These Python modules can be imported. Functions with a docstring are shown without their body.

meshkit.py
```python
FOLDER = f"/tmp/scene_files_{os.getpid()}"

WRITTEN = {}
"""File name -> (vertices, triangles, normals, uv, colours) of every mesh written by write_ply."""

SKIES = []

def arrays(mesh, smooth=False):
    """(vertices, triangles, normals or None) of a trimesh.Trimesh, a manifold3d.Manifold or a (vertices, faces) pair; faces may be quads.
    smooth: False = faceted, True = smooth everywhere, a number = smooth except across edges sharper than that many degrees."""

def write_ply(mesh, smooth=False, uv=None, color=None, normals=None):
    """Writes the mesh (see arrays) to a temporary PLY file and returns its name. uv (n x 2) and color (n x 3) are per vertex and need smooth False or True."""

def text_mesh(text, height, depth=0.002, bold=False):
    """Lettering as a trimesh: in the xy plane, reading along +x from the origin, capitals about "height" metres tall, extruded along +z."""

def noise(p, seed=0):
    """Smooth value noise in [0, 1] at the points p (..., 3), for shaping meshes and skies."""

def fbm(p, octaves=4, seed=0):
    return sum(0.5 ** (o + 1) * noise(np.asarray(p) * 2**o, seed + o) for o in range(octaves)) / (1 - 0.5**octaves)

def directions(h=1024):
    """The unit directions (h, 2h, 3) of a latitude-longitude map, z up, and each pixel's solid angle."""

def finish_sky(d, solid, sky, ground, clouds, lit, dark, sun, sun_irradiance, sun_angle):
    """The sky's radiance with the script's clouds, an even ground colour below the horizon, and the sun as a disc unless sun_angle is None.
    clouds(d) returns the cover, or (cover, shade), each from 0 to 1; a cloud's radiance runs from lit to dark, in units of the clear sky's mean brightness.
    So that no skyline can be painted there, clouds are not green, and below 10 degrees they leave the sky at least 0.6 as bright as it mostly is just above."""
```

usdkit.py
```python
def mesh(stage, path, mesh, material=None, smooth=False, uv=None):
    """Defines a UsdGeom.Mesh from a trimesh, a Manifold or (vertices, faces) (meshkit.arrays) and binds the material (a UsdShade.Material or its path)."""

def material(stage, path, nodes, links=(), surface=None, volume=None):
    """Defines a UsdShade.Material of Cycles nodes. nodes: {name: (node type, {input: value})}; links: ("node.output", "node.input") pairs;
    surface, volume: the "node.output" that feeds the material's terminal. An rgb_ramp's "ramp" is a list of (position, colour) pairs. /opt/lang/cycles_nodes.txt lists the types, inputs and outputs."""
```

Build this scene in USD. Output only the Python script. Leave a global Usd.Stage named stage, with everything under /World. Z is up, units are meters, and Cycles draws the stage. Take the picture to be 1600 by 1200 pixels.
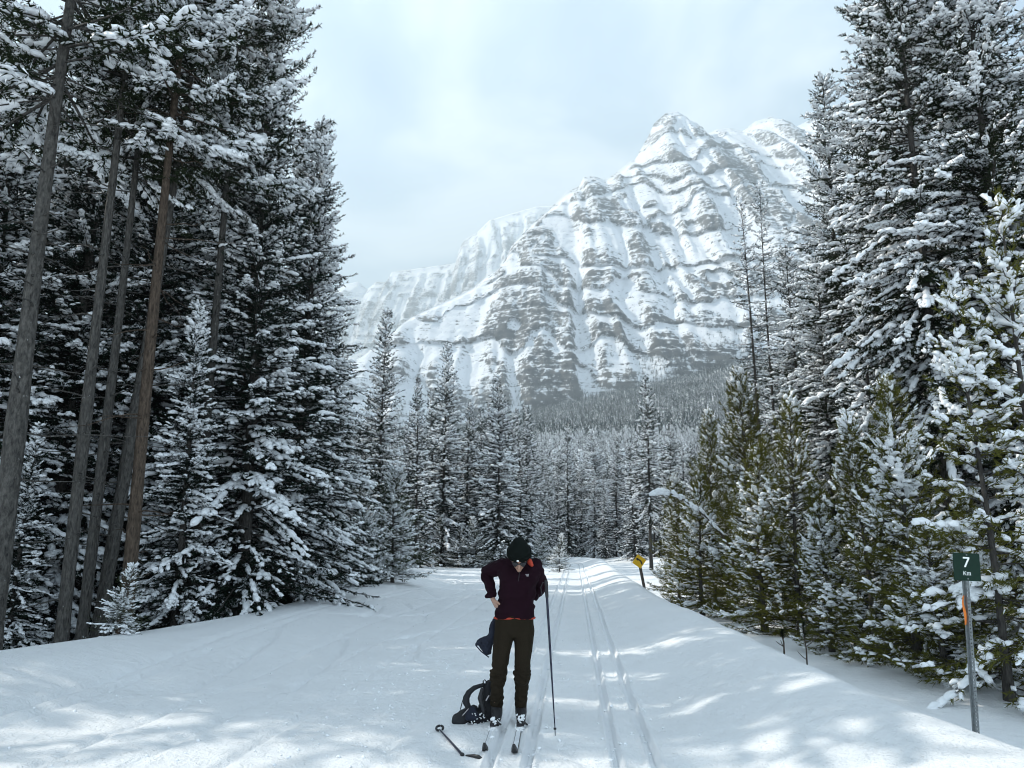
import math, random
import numpy as np, trimesh, manifold3d as m3, usdkit, meshkit
from pxr import Usd, UsdGeom, UsdLux, UsdShade, Sdf, Gf, Vt

stage = Usd.Stage.CreateInMemory()
UsdGeom.SetStageUpAxis(stage, 'Z'); UsdGeom.SetStageMetersPerUnit(stage, 1.0)
UsdGeom.Xform.Define(stage, '/World'); UsdGeom.Scope.Define(stage, '/World/Looks')
PI = math.pi

# ---------------------------------------------------------------- camera, sky, sun, exposure
EYE, PITCH, FPX = 1.6, math.radians(11.8), 1200.0
cam = UsdGeom.Camera.Define(stage, '/World/camera')
cam.AddTranslateOp().Set((0, 0, EYE)); cam.AddRotateXOp().Set(90 + math.degrees(PITCH))
cam.CreateFocalLengthAttr(24.0); cam.CreateHorizontalApertureAttr(32.0); cam.CreateVerticalApertureAttr(24.0)
cam.CreateClippingRangeAttr((0.1, 30000.0)); cam.CreateExposureAttr(0.78)

SUN_AZ, SUN_EL = math.radians(-72), math.radians(40)      # azimuth from +y towards +x
sdir = np.array([math.sin(SUN_AZ) * math.cos(SUN_EL), math.cos(SUN_AZ) * math.cos(SUN_EL), math.sin(SUN_EL)])
sun = UsdLux.DistantLight.Define(stage, '/World/sun')
sun.CreateNormalizeAttr(True); sun.CreateIntensityAttr(1.25); sun.CreateAngleAttr(0.5); sun.CreateColorAttr((1.0, 0.95, 0.86))
sun.AddTransformOp().Set(Gf.Matrix4d().SetRotate(Gf.Rotation(Gf.Vec3d(0, 0, 1), Gf.Vec3d(*map(float, sdir)))))
usdkit.material(stage, '/World/Looks/sky', {
    'sky': ('sky_texture', {'sky_type': 'single_scattering', 'sun_disc': False, 'sun_elevation': SUN_EL, 'sun_rotation': SUN_AZ, 'altitude': 1700.0}),
    'tc': ('texture_coordinate', {}),
    'map': ('mapping', {'scale': (1.0, 1.0, 1.6)}),
    'n1': ('noise_texture', {'scale': 2.6, 'detail': 5.0, 'roughness': 0.52, 'distortion': 0.35}),
    'r1': ('rgb_ramp', {'ramp': [(0.36, (3.75, 5.1, 7.0)), (0.50, (5.4, 6.8, 8.0)), (0.60, (8.3, 9.3, 9.9))]}),
    'n2': ('noise_texture', {'scale': 1.3, 'detail': 3.0}),
    'r2': ('rgb_ramp', {'ramp': [(0.3, (0.93,) * 3), (0.7, (0.86,) * 3)]}),
    'mx': ('mix_color', {'blend_type': 'mix', 'use_clamp': False}),
    'bg': ('background_shader', {'strength': 0.1})},
    [('tc.generated', 'map.vector'), ('map.vector', 'n1.vector'), ('map.vector', 'n2.vector'), ('n1.fac', 'r1.fac'), ('n2.fac', 'r2.fac'),
     ('r2.color', 'mx.fac'), ('sky.color', 'mx.a'), ('r1.color', 'mx.b'), ('mx.result', 'bg.color')], surface='bg.background')
dome = UsdLux.DomeLight.Define(stage, '/World/sky')
UsdShade.MaterialBindingAPI.Apply(dome.GetPrim()).Bind(UsdShade.Material.Get(stage, '/World/Looks/sky'))

# ---------------------------------------------------------------- helpers
used = {}
def numbered(name, parent='/World'):
    k = used.get((parent, name), 0); used[(parent, name)] = k + 1
    return f'{parent}/{name}' + (f'_{k:03d}' if k else '')
def tag(prim, label=None, category=None, group=None, kind=None):
    for k, v in (('label', label), ('category', category), ('group', group), ('kind', kind)):
        if v: prim.SetCustomDataByKey(k, v)
    return prim
def M(name, nodes, links, surface='p.BSDF'):
    return usdkit.material(stage, '/World/Looks/' + name, nodes, links, surface=surface)
def thing(name, label, cat, loc=(0, 0, 0), rz=0.0, group=None):
    x = UsdGeom.Xform.Define(stage, numbered(name)); x.AddTranslateOp().Set(tuple(map(float, loc)))
    x.AddRotateZOp().Set(math.degrees(rz))
    return tag(x.GetPrim(), label, cat, group)
def obj(name, mesh, mat, parent='/World', smooth=35):
    p = parent if isinstance(parent, str) else str(parent.GetPath())
    return usdkit.mesh(stage, numbered(name, p), mesh, mat, smooth=smooth).GetPrim()
def unit(v):
    return v / np.maximum(np.linalg.norm(v, axis=-1, keepdims=True), 1e-9)
def at(px, py, Y):
    """The point at distance Y ahead that the photograph shows at pixel (px, py)."""
    xc, yc = (px - 800) / FPX, (600 - py) / FPX
    d = np.array([xc, math.cos(PITCH) - math.sin(PITCH) * yc, math.sin(PITCH) + math.cos(PITCH) * yc])
    return d * (Y / d[1]) + [0, 0, EYE]
def at_x(px, Y, z=0.0):
    return (px - 800) / FPX * (Y * math.cos(PITCH) + (z - EYE) * math.sin(PITCH))
def tube(pts, rad, sides=8, cap=True):
    pts = np.asarray(pts, float); n = len(pts); rad = np.broadcast_to(np.asarray(rad, float), (n,))
    T = unit(np.gradient(pts, axis=0)); ref = np.array([1.0, 0, 0]) if abs(T[:, 0]).mean() < 0.8 else np.array([0, 1.0, 0])
    A = unit(np.cross(T, ref)); B = np.cross(T, A)
    a = np.arange(sides) * 2 * PI / sides
    V = (pts[:, None] + rad[:, None, None] * (np.cos(a)[None, :, None] * A[:, None] + np.sin(a)[None, :, None] * B[:, None])).reshape(-1, 3)
    i, j = np.meshgrid(np.arange(n - 1), np.arange(sides), indexing='ij'); jn = (j + 1) % sides
    a_, b_, c_, d_ = (i * sides + j).ravel(), (i * sides + jn).ravel(), ((i + 1) * sides + jn).ravel(), ((i + 1) * sides + j).ravel()
    F = np.vstack([np.c_[a_, b_, c_], np.c_[a_, c_, d_]])
    if cap:
        V = np.vstack([V, pts[:1], pts[-1:]]); k = np.arange(sides); kn = (k + 1) % sides
        F = np.vstack([F, np.c_[kn, k, np.full(sides, n * sides)], np.c_[(n - 1) * sides + k, (n - 1) * sides + kn, np.full(sides, n * sides + 1)]])
    return V, F
def join(parts):
    Vs, Fs, k = [], [], 0
    for V, F in parts:
        Vs.append(np.asarray(V, float)); Fs.append(np.asarray(F, int) + k); k += len(V)
    return np.vstack(Vs), np.vstack(Fs)
def tm(t): return np.array(t.vertices), np.array(t.faces)
def grid_faces(n, m):
    i, j = np.meshgrid(np.arange(n - 1), np.arange(m - 1), indexing='ij'); a = (i * m + j).ravel()
    return np.vstack([np.c_[a, a + 1, a + m + 1], np.c_[a, a + m + 1, a + m]])
def nz(x, y, s, seed=0):
    """value noise in [-1, 1]"""
    x, y = np.broadcast_arrays(np.asarray(x, float), np.asarray(y, float))
    return 2 * meshkit.noise(np.stack([x / s, y / s, np.full_like(x, 0.37)], -1), seed) - 1
def sstep(a, b, x):
    t = np.clip((np.asarray(x, float) - a) / (b - a), 0, 1); return t * t * (3 - 2 * t)

# ---------------------------------------------------------------- materials
def snow_mat(name, col, scales, strength):
    nodes = {'g': ('geometry', {}), 'p': ('principled_bsdf', {'roughness': 0.55, 'specular_ior_level': 0.25}),
             'c': ('noise_texture', {'scale': 0.9, 'detail': 4.0}),
             'cr': ('rgb_ramp', {'ramp': [(0.3, tuple(c * 0.955 for c in col)), (0.7, col)]})}
    links = [('g.position', 'c.vector'), ('c.fac', 'cr.fac'), ('cr.color', 'p.base_color')]
    prev = None
    for k, (s, d) in enumerate(scales):
        nodes[f'n{k}'] = ('noise_texture', {'scale': s, 'detail': 4.0, 'roughness': 0.6}); links.append(('g.position', f'n{k}.vector'))
        nodes[f'b{k}'] = ('bump', {'strength': strength, 'distance': d}); links.append((f'n{k}.fac', f'b{k}.height'))
        if prev: links.append((prev, f'b{k}.normal'))
        prev = f'b{k}.normal'
    links.append((prev, 'p.normal'))
    return M(name, nodes, links)
M_GROUND = snow_mat('snow_of_the_ground', (0.88, 0.895, 0.91), [(1.3, 0.06), (7.0, 0.05), (38.0, 0.022), (120.0, 0.008)], 1.0)
M_SNOW = snow_mat('branch_snow', (0.87, 0.89, 0.91), [(18.0, 0.012)], 0.6)
def needle_mat(name, a, b, tr=0.25):
    return M(name, {'g': ('geometry', {}), 'oi': ('object_info', {}),
        'r': ('rgb_ramp', {'ramp': [(0.0, a), (1.0, b)]}),
        'h': ('hsv', {'saturation': 1.0}), 'v': ('map_range', {'from_min': 0.0, 'from_max': 1.0, 'to_min': 0.75, 'to_max': 1.2}),
        'p': ('principled_bsdf', {'roughness': 0.8, 'specular_ior_level': 0.08}), 't': ('translucent_bsdf', {}), 'm': ('mix_closure', {'fac': tr})},
        [('g.random_per_island', 'r.fac'), ('oi.random', 'v.value'), ('v.result', 'h.value'), ('r.color', 'h.color'), ('h.color', 'p.base_color'), ('h.color', 't.color'),
         ('p.BSDF', 'm.closure1'), ('t.BSDF', 'm.closure2')], 'm.closure')
M_SPRUCE = needle_mat('spruce_needles', (0.007, 0.015, 0.009), (0.026, 0.040, 0.020), 0.12)
M_PINE = needle_mat('pine_needles', (0.115, 0.115, 0.026), (0.28, 0.25, 0.060), 0.4)
M_DARKPINE = needle_mat('dark_pine_needles', (0.013, 0.020, 0.008), (0.050, 0.056, 0.020), 0.2)
def bark_mat(name, a, b, white=0.70):
    return M(name, {'g': ('texture_coordinate', {}), 'mp': ('mapping', {'scale': (1.0, 1.0, 0.28)}),
        'n': ('noise_texture', {'scale': 30.0, 'detail': 7.0, 'roughness': 0.8}), 'v': ('voronoi_texture', {'scale': 26.0}),
        'r': ('rgb_ramp', {'ramp': [(0.36, a), (0.62, b)]}), 'n2': ('noise_texture', {'scale': 11.0, 'detail': 6.0, 'roughness': 0.8}),
        'wr': ('rgb_ramp', {'ramp': [(white, (0, 0, 0)), (white + 0.03, (1, 1, 1))]}), 'mx': ('mix_color', {'b': (0.8, 0.82, 0.85)}),
        'b': ('bump', {'strength': 1.0, 'distance': 0.03}), 'p': ('principled_bsdf', {'roughness': 0.9, 'specular_ior_level': 0.15})},
        [('g.object', 'mp.vector'), ('mp.vector', 'n.vector'), ('mp.vector', 'v.vector'), ('n.fac', 'r.fac'), ('g.object', 'n2.vector'), ('n2.fac', 'wr.fac'),
         ('wr.color', 'mx.fac'), ('r.color', 'mx.a'), ('mx.result', 'p.base_color'), ('v.distance', 'b.height'), ('b.normal', 'p.normal')])
M_BARK = bark_mat('grey_bark', (0.020, 0.0195, 0.019), (0.105, 0.099, 0.090), 0.66)
M_BROWN = bark_mat('brown_bark', (0.022, 0.017, 0.013), (0.105, 0.078, 0.059), 0.68)
M_DBARK = bark_mat('dark_bark', (0.035, 0.032, 0.03), (0.085, 0.078, 0.07), 0.74)
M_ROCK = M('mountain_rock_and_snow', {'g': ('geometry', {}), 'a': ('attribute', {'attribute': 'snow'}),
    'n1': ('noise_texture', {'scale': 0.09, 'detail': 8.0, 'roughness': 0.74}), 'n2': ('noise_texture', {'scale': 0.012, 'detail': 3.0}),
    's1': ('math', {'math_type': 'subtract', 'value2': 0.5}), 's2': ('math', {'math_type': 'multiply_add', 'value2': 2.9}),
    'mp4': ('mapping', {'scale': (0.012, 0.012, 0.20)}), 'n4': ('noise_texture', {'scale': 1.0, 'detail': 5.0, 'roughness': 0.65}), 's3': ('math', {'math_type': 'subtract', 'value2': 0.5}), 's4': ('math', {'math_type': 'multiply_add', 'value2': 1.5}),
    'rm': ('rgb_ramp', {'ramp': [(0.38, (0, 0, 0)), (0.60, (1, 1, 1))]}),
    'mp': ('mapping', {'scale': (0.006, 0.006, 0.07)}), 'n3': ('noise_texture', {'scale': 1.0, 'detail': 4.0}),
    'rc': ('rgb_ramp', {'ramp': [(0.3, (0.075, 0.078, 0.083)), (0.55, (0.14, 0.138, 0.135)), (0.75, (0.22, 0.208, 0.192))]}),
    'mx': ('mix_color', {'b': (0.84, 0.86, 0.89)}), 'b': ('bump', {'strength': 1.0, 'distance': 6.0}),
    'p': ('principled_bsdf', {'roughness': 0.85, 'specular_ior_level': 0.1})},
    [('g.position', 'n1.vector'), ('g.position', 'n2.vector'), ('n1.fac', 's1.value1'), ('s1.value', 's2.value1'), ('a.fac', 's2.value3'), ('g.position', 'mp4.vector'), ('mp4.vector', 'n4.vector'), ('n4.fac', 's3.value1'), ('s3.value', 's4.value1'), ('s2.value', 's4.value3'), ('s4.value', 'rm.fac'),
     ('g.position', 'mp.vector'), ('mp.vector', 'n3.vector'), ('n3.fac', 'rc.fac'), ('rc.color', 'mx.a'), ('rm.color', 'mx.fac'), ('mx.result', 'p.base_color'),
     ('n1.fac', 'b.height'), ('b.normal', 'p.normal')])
def plain(name, col, rough=0.6, metal=0.0, spec=0.4, bump=None, var=0.12):
    nodes = {'tc': ('texture_coordinate', {}), 'n': ('noise_texture', {'scale': bump[0] if bump else 30.0, 'detail': 4.0, 'roughness': 0.65}),
             'r': ('rgb_ramp', {'ramp': [(0.3, tuple(c * (1 - var) for c in col)), (0.7, tuple(c * (1 + var) for c in col))]}),
             'p': ('principled_bsdf', {'roughness': rough, 'metallic': metal, 'specular_ior_level': spec})}
    links = [('tc.object', 'n.vector'), ('n.fac', 'r.fac'), ('r.color', 'p.base_color')]
    if bump:
        nodes['b'] = ('bump', {'strength': 0.7, 'distance': bump[1]}); links += [('n.fac', 'b.height'), ('b.normal', 'p.normal')]
    return M(name, nodes, links)

# ---------------------------------------------------------------- ground
TRACKS = (-0.66, -0.38, 0.28, 0.56)
def centre(y):
    y = np.asarray(y, float); return 0.08 * y - 0.010 * np.clip(y - 62, 0, 60) ** 2 * (y > 62)
def left_crest(y): return np.interp(y, [0, 9, 12, 15, 25, 33, 41, 60, 90], [-7.6, -7.0, -6.2, -5.8, -6.6, -7.6, -9.0, -12.0, -12.0])
def right_crest(y): return np.interp(y, [0, 5, 7, 13, 18, 21, 30, 60, 90], [2.75, 2.5, 2.3, 2.1, 1.9, 1.8, 1.7, 1.9, 3.0])
def hill(x, y):
    x, y = np.broadcast_arrays(np.asarray(x, float), np.asarray(y, float))
    A = 262 + np.clip(x, -300, 700) * 0.26
    t = np.clip((y - 115) / 1485, 0, 1)
    return A * t ** 1.12 + 6 * sstep(150, 400, y) * nz(x, y, 130, 5)
def ground(x, y, fine=False):
    x, y = np.broadcast_arrays(np.asarray(x, float), np.asarray(y, float))
    u = x - centre(y); L, R = left_crest(y), right_crest(y)
    near = 1 - sstep(70, 110, y)
    lf = 1 - 0.65 * sstep(30, 45, y)
    z = 0.34 * sstep(L + 2.7, L + 0.3, u) * lf - 1.15 * sstep(L - 0.15, L - 2.0, u) * lf
    cr = 0.42 + 0.08 * nz(0 * x, y, 2.6, 2) + 0.03 * nz(0 * x, y, 0.9, 3)
    z = z + cr * sstep(R - 1.7 + 0.25 * nz(0 * x, y, 1.7, 8), R + 0.1, u) - (cr + 0.42) * sstep(R + 0.0, R + 1.5, u) + 0.75 * sstep(R + 4.6, R + 10, u)
    off = sstep(1.0, 3.0, u - R) + sstep(0.3, 2.5, L - u)
    z = z * near + off * (0.16 * nz(x, y, 2.3, 11) + 0.09 * nz(x, y, 0.9, 12)) + 0.03 * nz(x, y, 4.0, 13)
    if fine:
        inn = sstep(L + 0.2, L + 1.6, u) * (1 - sstep(R - 1.4, R - 0.4, u)) * near
        z = z + inn * (0.014 * nz(x, y, 0.5, 14) + 0.009 * nz(x, y, 0.2, 15))
        rough = inn * sstep(-0.9, -1.6, u)                      # skied-over left half: slanting skating marks
        for k, (sl, sp, w) in enumerate(((0.42, 1.7, 0.06), (-0.36, 2.3, 0.05), (0.16, 1.1, 0.05))):
            q = (u + sl * y + 0.25 * nz(x, y, 3.0, 20 + k)) / sp; c = np.floor(q)
            keep = nz(c, y, 2.5, 30 + k) > 0.1
            z = z - (0.35 + 0.65 * rough) * inn * keep * 0.075 * np.exp(-(((q - c) - 0.5) * sp / w) ** 2)
        foot = sstep(0.25, 0.75, nz(u * 2.2 + 0.3 * y, y, 1.1, 41)) * sstep(-3.4, -2.8, u) * (1 - sstep(-1.7, -1.2, u)) * inn
        z = z - 0.07 * foot * sstep(-0.1, 0.5, nz(x, y, 0.22, 42))
        for c, w, d in ((-5.25, 0.045, 0.055), (-5.02, 0.04, 0.035), (-4.0, 0.04, 0.04), (-3.3, 0.04, 0.03), (-2.6, 0.04, 0.04), (-1.5, 0.035, 0.03)):
            z = z - d * np.exp(-((u - c - 0.05 * nz(0 * x, y, 6, 17)) / w) ** 2) * near
        for c in TRACKS:
            d = np.abs(u - c - 0.012 * nz(0 * x, y, 5, 18))
            z = z - 0.060 * (1 - sstep(0.026, 0.038, d)) * near + 0.018 * np.exp(-((d - 0.055) / 0.02) ** 2) * near
    return z + hill(x, y)
def cols():
    c = [np.arange(-9.5, -7.0, 0.08), np.arange(-7.0, -0.78, 0.042), np.arange(-0.77, -0.27, 0.014), np.arange(-0.25, 0.18, 0.05), np.arange(0.18, 0.67, 0.014), np.arange(0.70, 5.0, 0.07)]
    l, s = [], 0.1; x = -9.5
    while x > -3700: x -= s; l.append(x); s *= 1.12
    r, s = [], 0.1; x = 5.0
    while x < 3700: x += s; r.append(x); s *= 1.12
    return np.unique(np.round(np.concatenate([l, *c, r]), 4))
def rows():
    r, y = [], 2.2
    while y < 140: r.append(y); y += max(0.03, 0.0075 * y)
    while y < 7600: r.append(y); y *= 1.045
    b, y, s = [], 2.0, 0.3
    while y > -1500: b.append(y); y -= s; s *= 1.3
    return np.array(b[::-1] + r)
U, Yr = cols(), rows()
gx = U[None, :] + centre(np.clip(Yr, -50, 140))[:, None]; gy = np.repeat(Yr[:, None], len(U), 1)
gz = ground(gx, gy, True)
print('ground', gx.min(), gx.max(), gy.min(), gy.max(), gz.min())
g = obj('snow_ground', (np.stack([gx, gy, gz], -1).reshape(-1, 3), grid_faces(len(Yr), len(U))[:, ::-1][:, [0, 2, 1]][:, ::-1]), M_GROUND, smooth=True)
tag(g, 'snow covered trail and banks with groomed ski tracks', kind='structure')

# ---------------------------------------------------------------- mountains
def mountain(name, crest, base_y, base_z, nx, nt, ribs, seed, strata, label, back=600.0):
    P = np.array([at(*c) for c in crest]); rng = np.random.default_rng(seed)
    X = np.linspace(P[0, 0], P[-1, 0], nx); yc = np.interp(X, P[:, 0], P[:, 1]); zc = np.interp(X, P[:, 0], P[:, 2])
    t = np.linspace(0, 1, nt)[:, None]; x = np.repeat(X[None], nt, 0)
    yb = base_y + 60 * nz(X, 0 * X, 300, seed); zb = base_z + 0 * X if np.isscalar(base_z) else base_z(X)
    y = yb + (yc - yb) * t; z = zb + (zc - zb) * (0.78 * t + 0.22 * t ** 2)
    wx = x + 40 * nz(x, z, 260, seed + 1) + 14 * nz(x, z, 70, seed + 2)
    def rib(s_, sz, k): return 0.5 + 0.5 * nz(wx / s_, z / sz, 1.0, seed + k)
    env = np.sin(np.clip(t, 0, 1) * PI) ** 0.45 * (1 - sstep(0.94, 1.0, t)) + 0.10 * (1 - t)
    r1, r2, r3 = rib(140, 3000, 3), rib(42, 1000, 4), rib(17, 200, 5)
    big = (z + 0.16 * x + 45 * nz(x, z, 280, seed + 10)) / (strata * 2.1) + 1.3 * nz(x, z, 190, seed + 21) + 0.75 * nz(x, z, 70, seed + 22) + 0.35 * r2; bigf = big - np.floor(big)
    rm_ = 0.34 * r1 + 0.52 * r2 + 0.22 * r3                                            # high on ribs, low in couloirs
    butt = sstep(0.0, 0.16, rm_ - 0.385 - 0.28 * (bigf - 0.30)) * (1 - 0.7 * sstep(0.66, 0.95, bigf + 0.10 * nz(x, z, 40, seed + 40)) * (1 - sstep(0.97, 1.0, bigf)))
    rough_ = 0.5 * nz(x, z, 34, seed + 6) + 0.32 * nz(x, z, 14, seed + 7) + 0.2 * nz(x, z, 7, seed + 14)
    D = (ribs * (1.2 * r1 + 1.35 * r2 + 0.55 * r3) + 0.20 * ribs * butt + ribs * (0.10 + 0.20 * butt) * rough_) * env
    ph = (z + 0.14 * x + 18 * nz(x, z, 200, seed + 8)) / strata * 2.6; fr = ph - np.floor(ph); band = np.floor(ph)
    st = np.clip(0.15 + 0.75 * butt + 0.35 * nz(x, band * 57.0, 120, seed + 9), 0, 0.85)
    z = z + 0.6 * strata / 2.6 * st * (sstep(0.25, 0.75, fr) - fr) * (1 - sstep(0.97, 1, t))
    y = y - D; z = z + 0.25 * D * (1 - t)
    yb_, zb_ = y[-1:] + back, z[-1:] - back * 0.9
    x, y, z = np.vstack([x, X[None]]), np.vstack([y, yb_]), np.vstack([z, zb_])
    V = np.stack([x, y, z], -1).reshape(-1, 3); F = grid_faces(nt + 1, nx)
    fn = np.cross(V[F[:, 1]] - V[F[:, 0]], V[F[:, 2]] - V[F[:, 0]]); N = np.zeros_like(V)
    for k in range(3): np.add.at(N, F[:, k], fn)
    N = unit(N); N = N * np.sign(N[:, 2:3] + 1e-9)
    bt = np.vstack([butt, np.zeros((1, nx))]).ravel(); r2f = np.vstack([r2 * 0.6 + r3 * 0.4, np.zeros((1, nx))]).ravel()
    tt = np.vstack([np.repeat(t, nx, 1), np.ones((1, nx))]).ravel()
    print(name, 'top', V[:, 2].max())
    streak = 0.5 * nz(V[:, 0], V[:, 2] / 5, 9, seed + 30) + 0.5 * nz(V[:, 0], V[:, 2] / 4, 19, seed + 31)
    s = 0.84 + 0.45 * (N[:, 2] - 0.55) - 0.52 * bt * (0.85 + 0.5 * nz(V[:, 0], V[:, 2], 60, seed + 32)) + 0.12 * nz(V[:, 0], V[:, 2], 170, seed + 12) + 0.24 * streak + 0.14 * nz(V[:, 0], V[:, 2], 11, seed + 33) - 0.05 * (1 - sstep(0.0, 0.3, tt)) + 0.14 * sstep(0.80, 1.0, tt)  # snow cover; last term whitens the crest, standing in for cloud veiling it
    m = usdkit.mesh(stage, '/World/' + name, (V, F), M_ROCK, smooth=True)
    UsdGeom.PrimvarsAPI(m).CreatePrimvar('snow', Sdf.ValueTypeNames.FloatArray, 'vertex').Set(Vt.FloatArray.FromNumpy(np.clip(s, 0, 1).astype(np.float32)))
    tag(m.GetPrim(), label, kind='structure')
    return X, yb, zb, (x, y, z)
main_crest = [(250, 700, 1650), (430, 628, 1680), (520, 590, 1700), (570, 556, 1740), (600, 530, 1780), (640, 497, 1850), (680, 478, 1900), (720, 460, 1960), (742, 448, 2000), (760, 432, 2030),
    (780, 420, 2060), (790, 405, 2080), (800, 383, 2110), (830, 352, 2180), (860, 325, 2250), (885, 300, 2310), (905, 291, 2350), (912, 277, 2370), (928, 275, 2390),
    (945, 281, 2400), (960, 272, 2430), (985, 252, 2480), (992, 250, 2500), (1000, 235, 2520), (1012, 215, 2560), (1022, 193, 2600), (1040, 177, 2650), (1058, 174, 2680),
    (1075, 184, 2690), (1090, 203, 2690), (1105, 210, 2690), (1120, 202, 2690), (1140, 200, 2700), (1160, 205, 2700), (1180, 190, 2700), (1205, 182, 2710), (1225, 188, 2720),
    (1240, 200, 2720), (1270, 185, 2730), (1330, 160, 2740), (1420, 150, 2750)]
mX, mYb, mZb, msurf = mountain('mountain', main_crest, 1560.0, lambda X: hill(X, 1560.0) - 12, 680, 360, 56.0, 100, 66.0,
    'steep snow streaked rock mountain with banded cliffs rising above the forest')
far_crest = [(300, 520, 5375), (430, 490, 5375), (500, 470, 5375), (540, 444, 5375), (560, 440, 5375), (574, 452, 5375), (588, 440, 5375), (604, 441, 5400), (612, 425, 5400), (640, 421, 5412), (668, 417, 5425),
    (712, 411, 5450), (716, 395, 5450), (724, 376, 5475), (745, 364, 5500), (765, 344, 5500), (800, 333, 5525), (840, 322, 5550), (880, 320, 5562), (960, 420, 5562)]
mountain('far_mountain', far_crest, 3700.0, 250.0, 320, 170, 85.0, 300, 150.0, 'pale second mountain fading into cloud behind the main peak')

# ---------------------------------------------------------------- haze
PEAK = 2700.0
hb = trimesh.creation.box(bounds=[[-4600, -1950, -2.6], [4600, 8600, PEAK]])
usdkit.material(stage, '/World/Looks/haze', {'v': ('principled_volume', {'color': (0.76, 0.89, 0.96), 'density': 0.00023, 'anisotropy': 0.2})}, [], volume='v.volume')
tag(obj('haze', hb, UsdShade.Material.Get(stage, '/World/Looks/haze'), smooth=False), 'thin pale winter haze between the trail and the mountains', kind='stuff')

# ---------------------------------------------------------------- conifers
PIL_A = np.arange(6) * PI / 3
PIL_V = np.vstack([np.c_[0.46 * np.cos(PIL_A), 0.46 * np.sin(PIL_A), np.full(6, -0.16)], np.c_[0.44 * np.cos(PIL_A + 0.3), 0.42 * np.sin(PIL_A + 0.3), np.full(6, 0.26)], [[0, 0, 0.52]]])
PIL_F = np.array([(k, (k + 1) % 6, 6 + (k + 1) % 6) for k in range(6)] + [(k, 6 + (k + 1) % 6, 6 + k) for k in range(6)] + [(6 + k, 6 + (k + 1) % 6, 12) for k in range(6)] + [(0, 2, 1), (0, 3, 2), (0, 4, 3), (0, 5, 4)])
def pillows(rng, c, d, ln, w, h):
    """Lumps of snow: centre, axis, length, width, height (arrays)."""
    n = len(c)
    if n == 0: return np.zeros((0, 3)), np.zeros((0, 3), int)
    d = unit(d); side = unit(np.cross(d, np.broadcast_to([0, 0, 1.0], d.shape)) + 1e-6); up = np.cross(side, d)
    loc = PIL_V[None] * (1 + rng.uniform(-0.2, 0.2, (n, 13, 1))) + rng.uniform(-0.05, 0.05, (n, 13, 3))
    loc[:, :, 2] -= 0.55 * loc[:, :, 0] ** 2
    V = c[:, None] + loc[:, :, :1] * ln[:, None, None] * d[:, None] + loc[:, :, 1:2] * w[:, None, None] * side[:, None] + loc[:, :, 2:] * h[:, None, None] * up[:, None]
    F = PIL_F[None] + 13 * np.arange(n)[:, None, None]
    return V.reshape(-1, 3), F.reshape(-1, 3)
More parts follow.
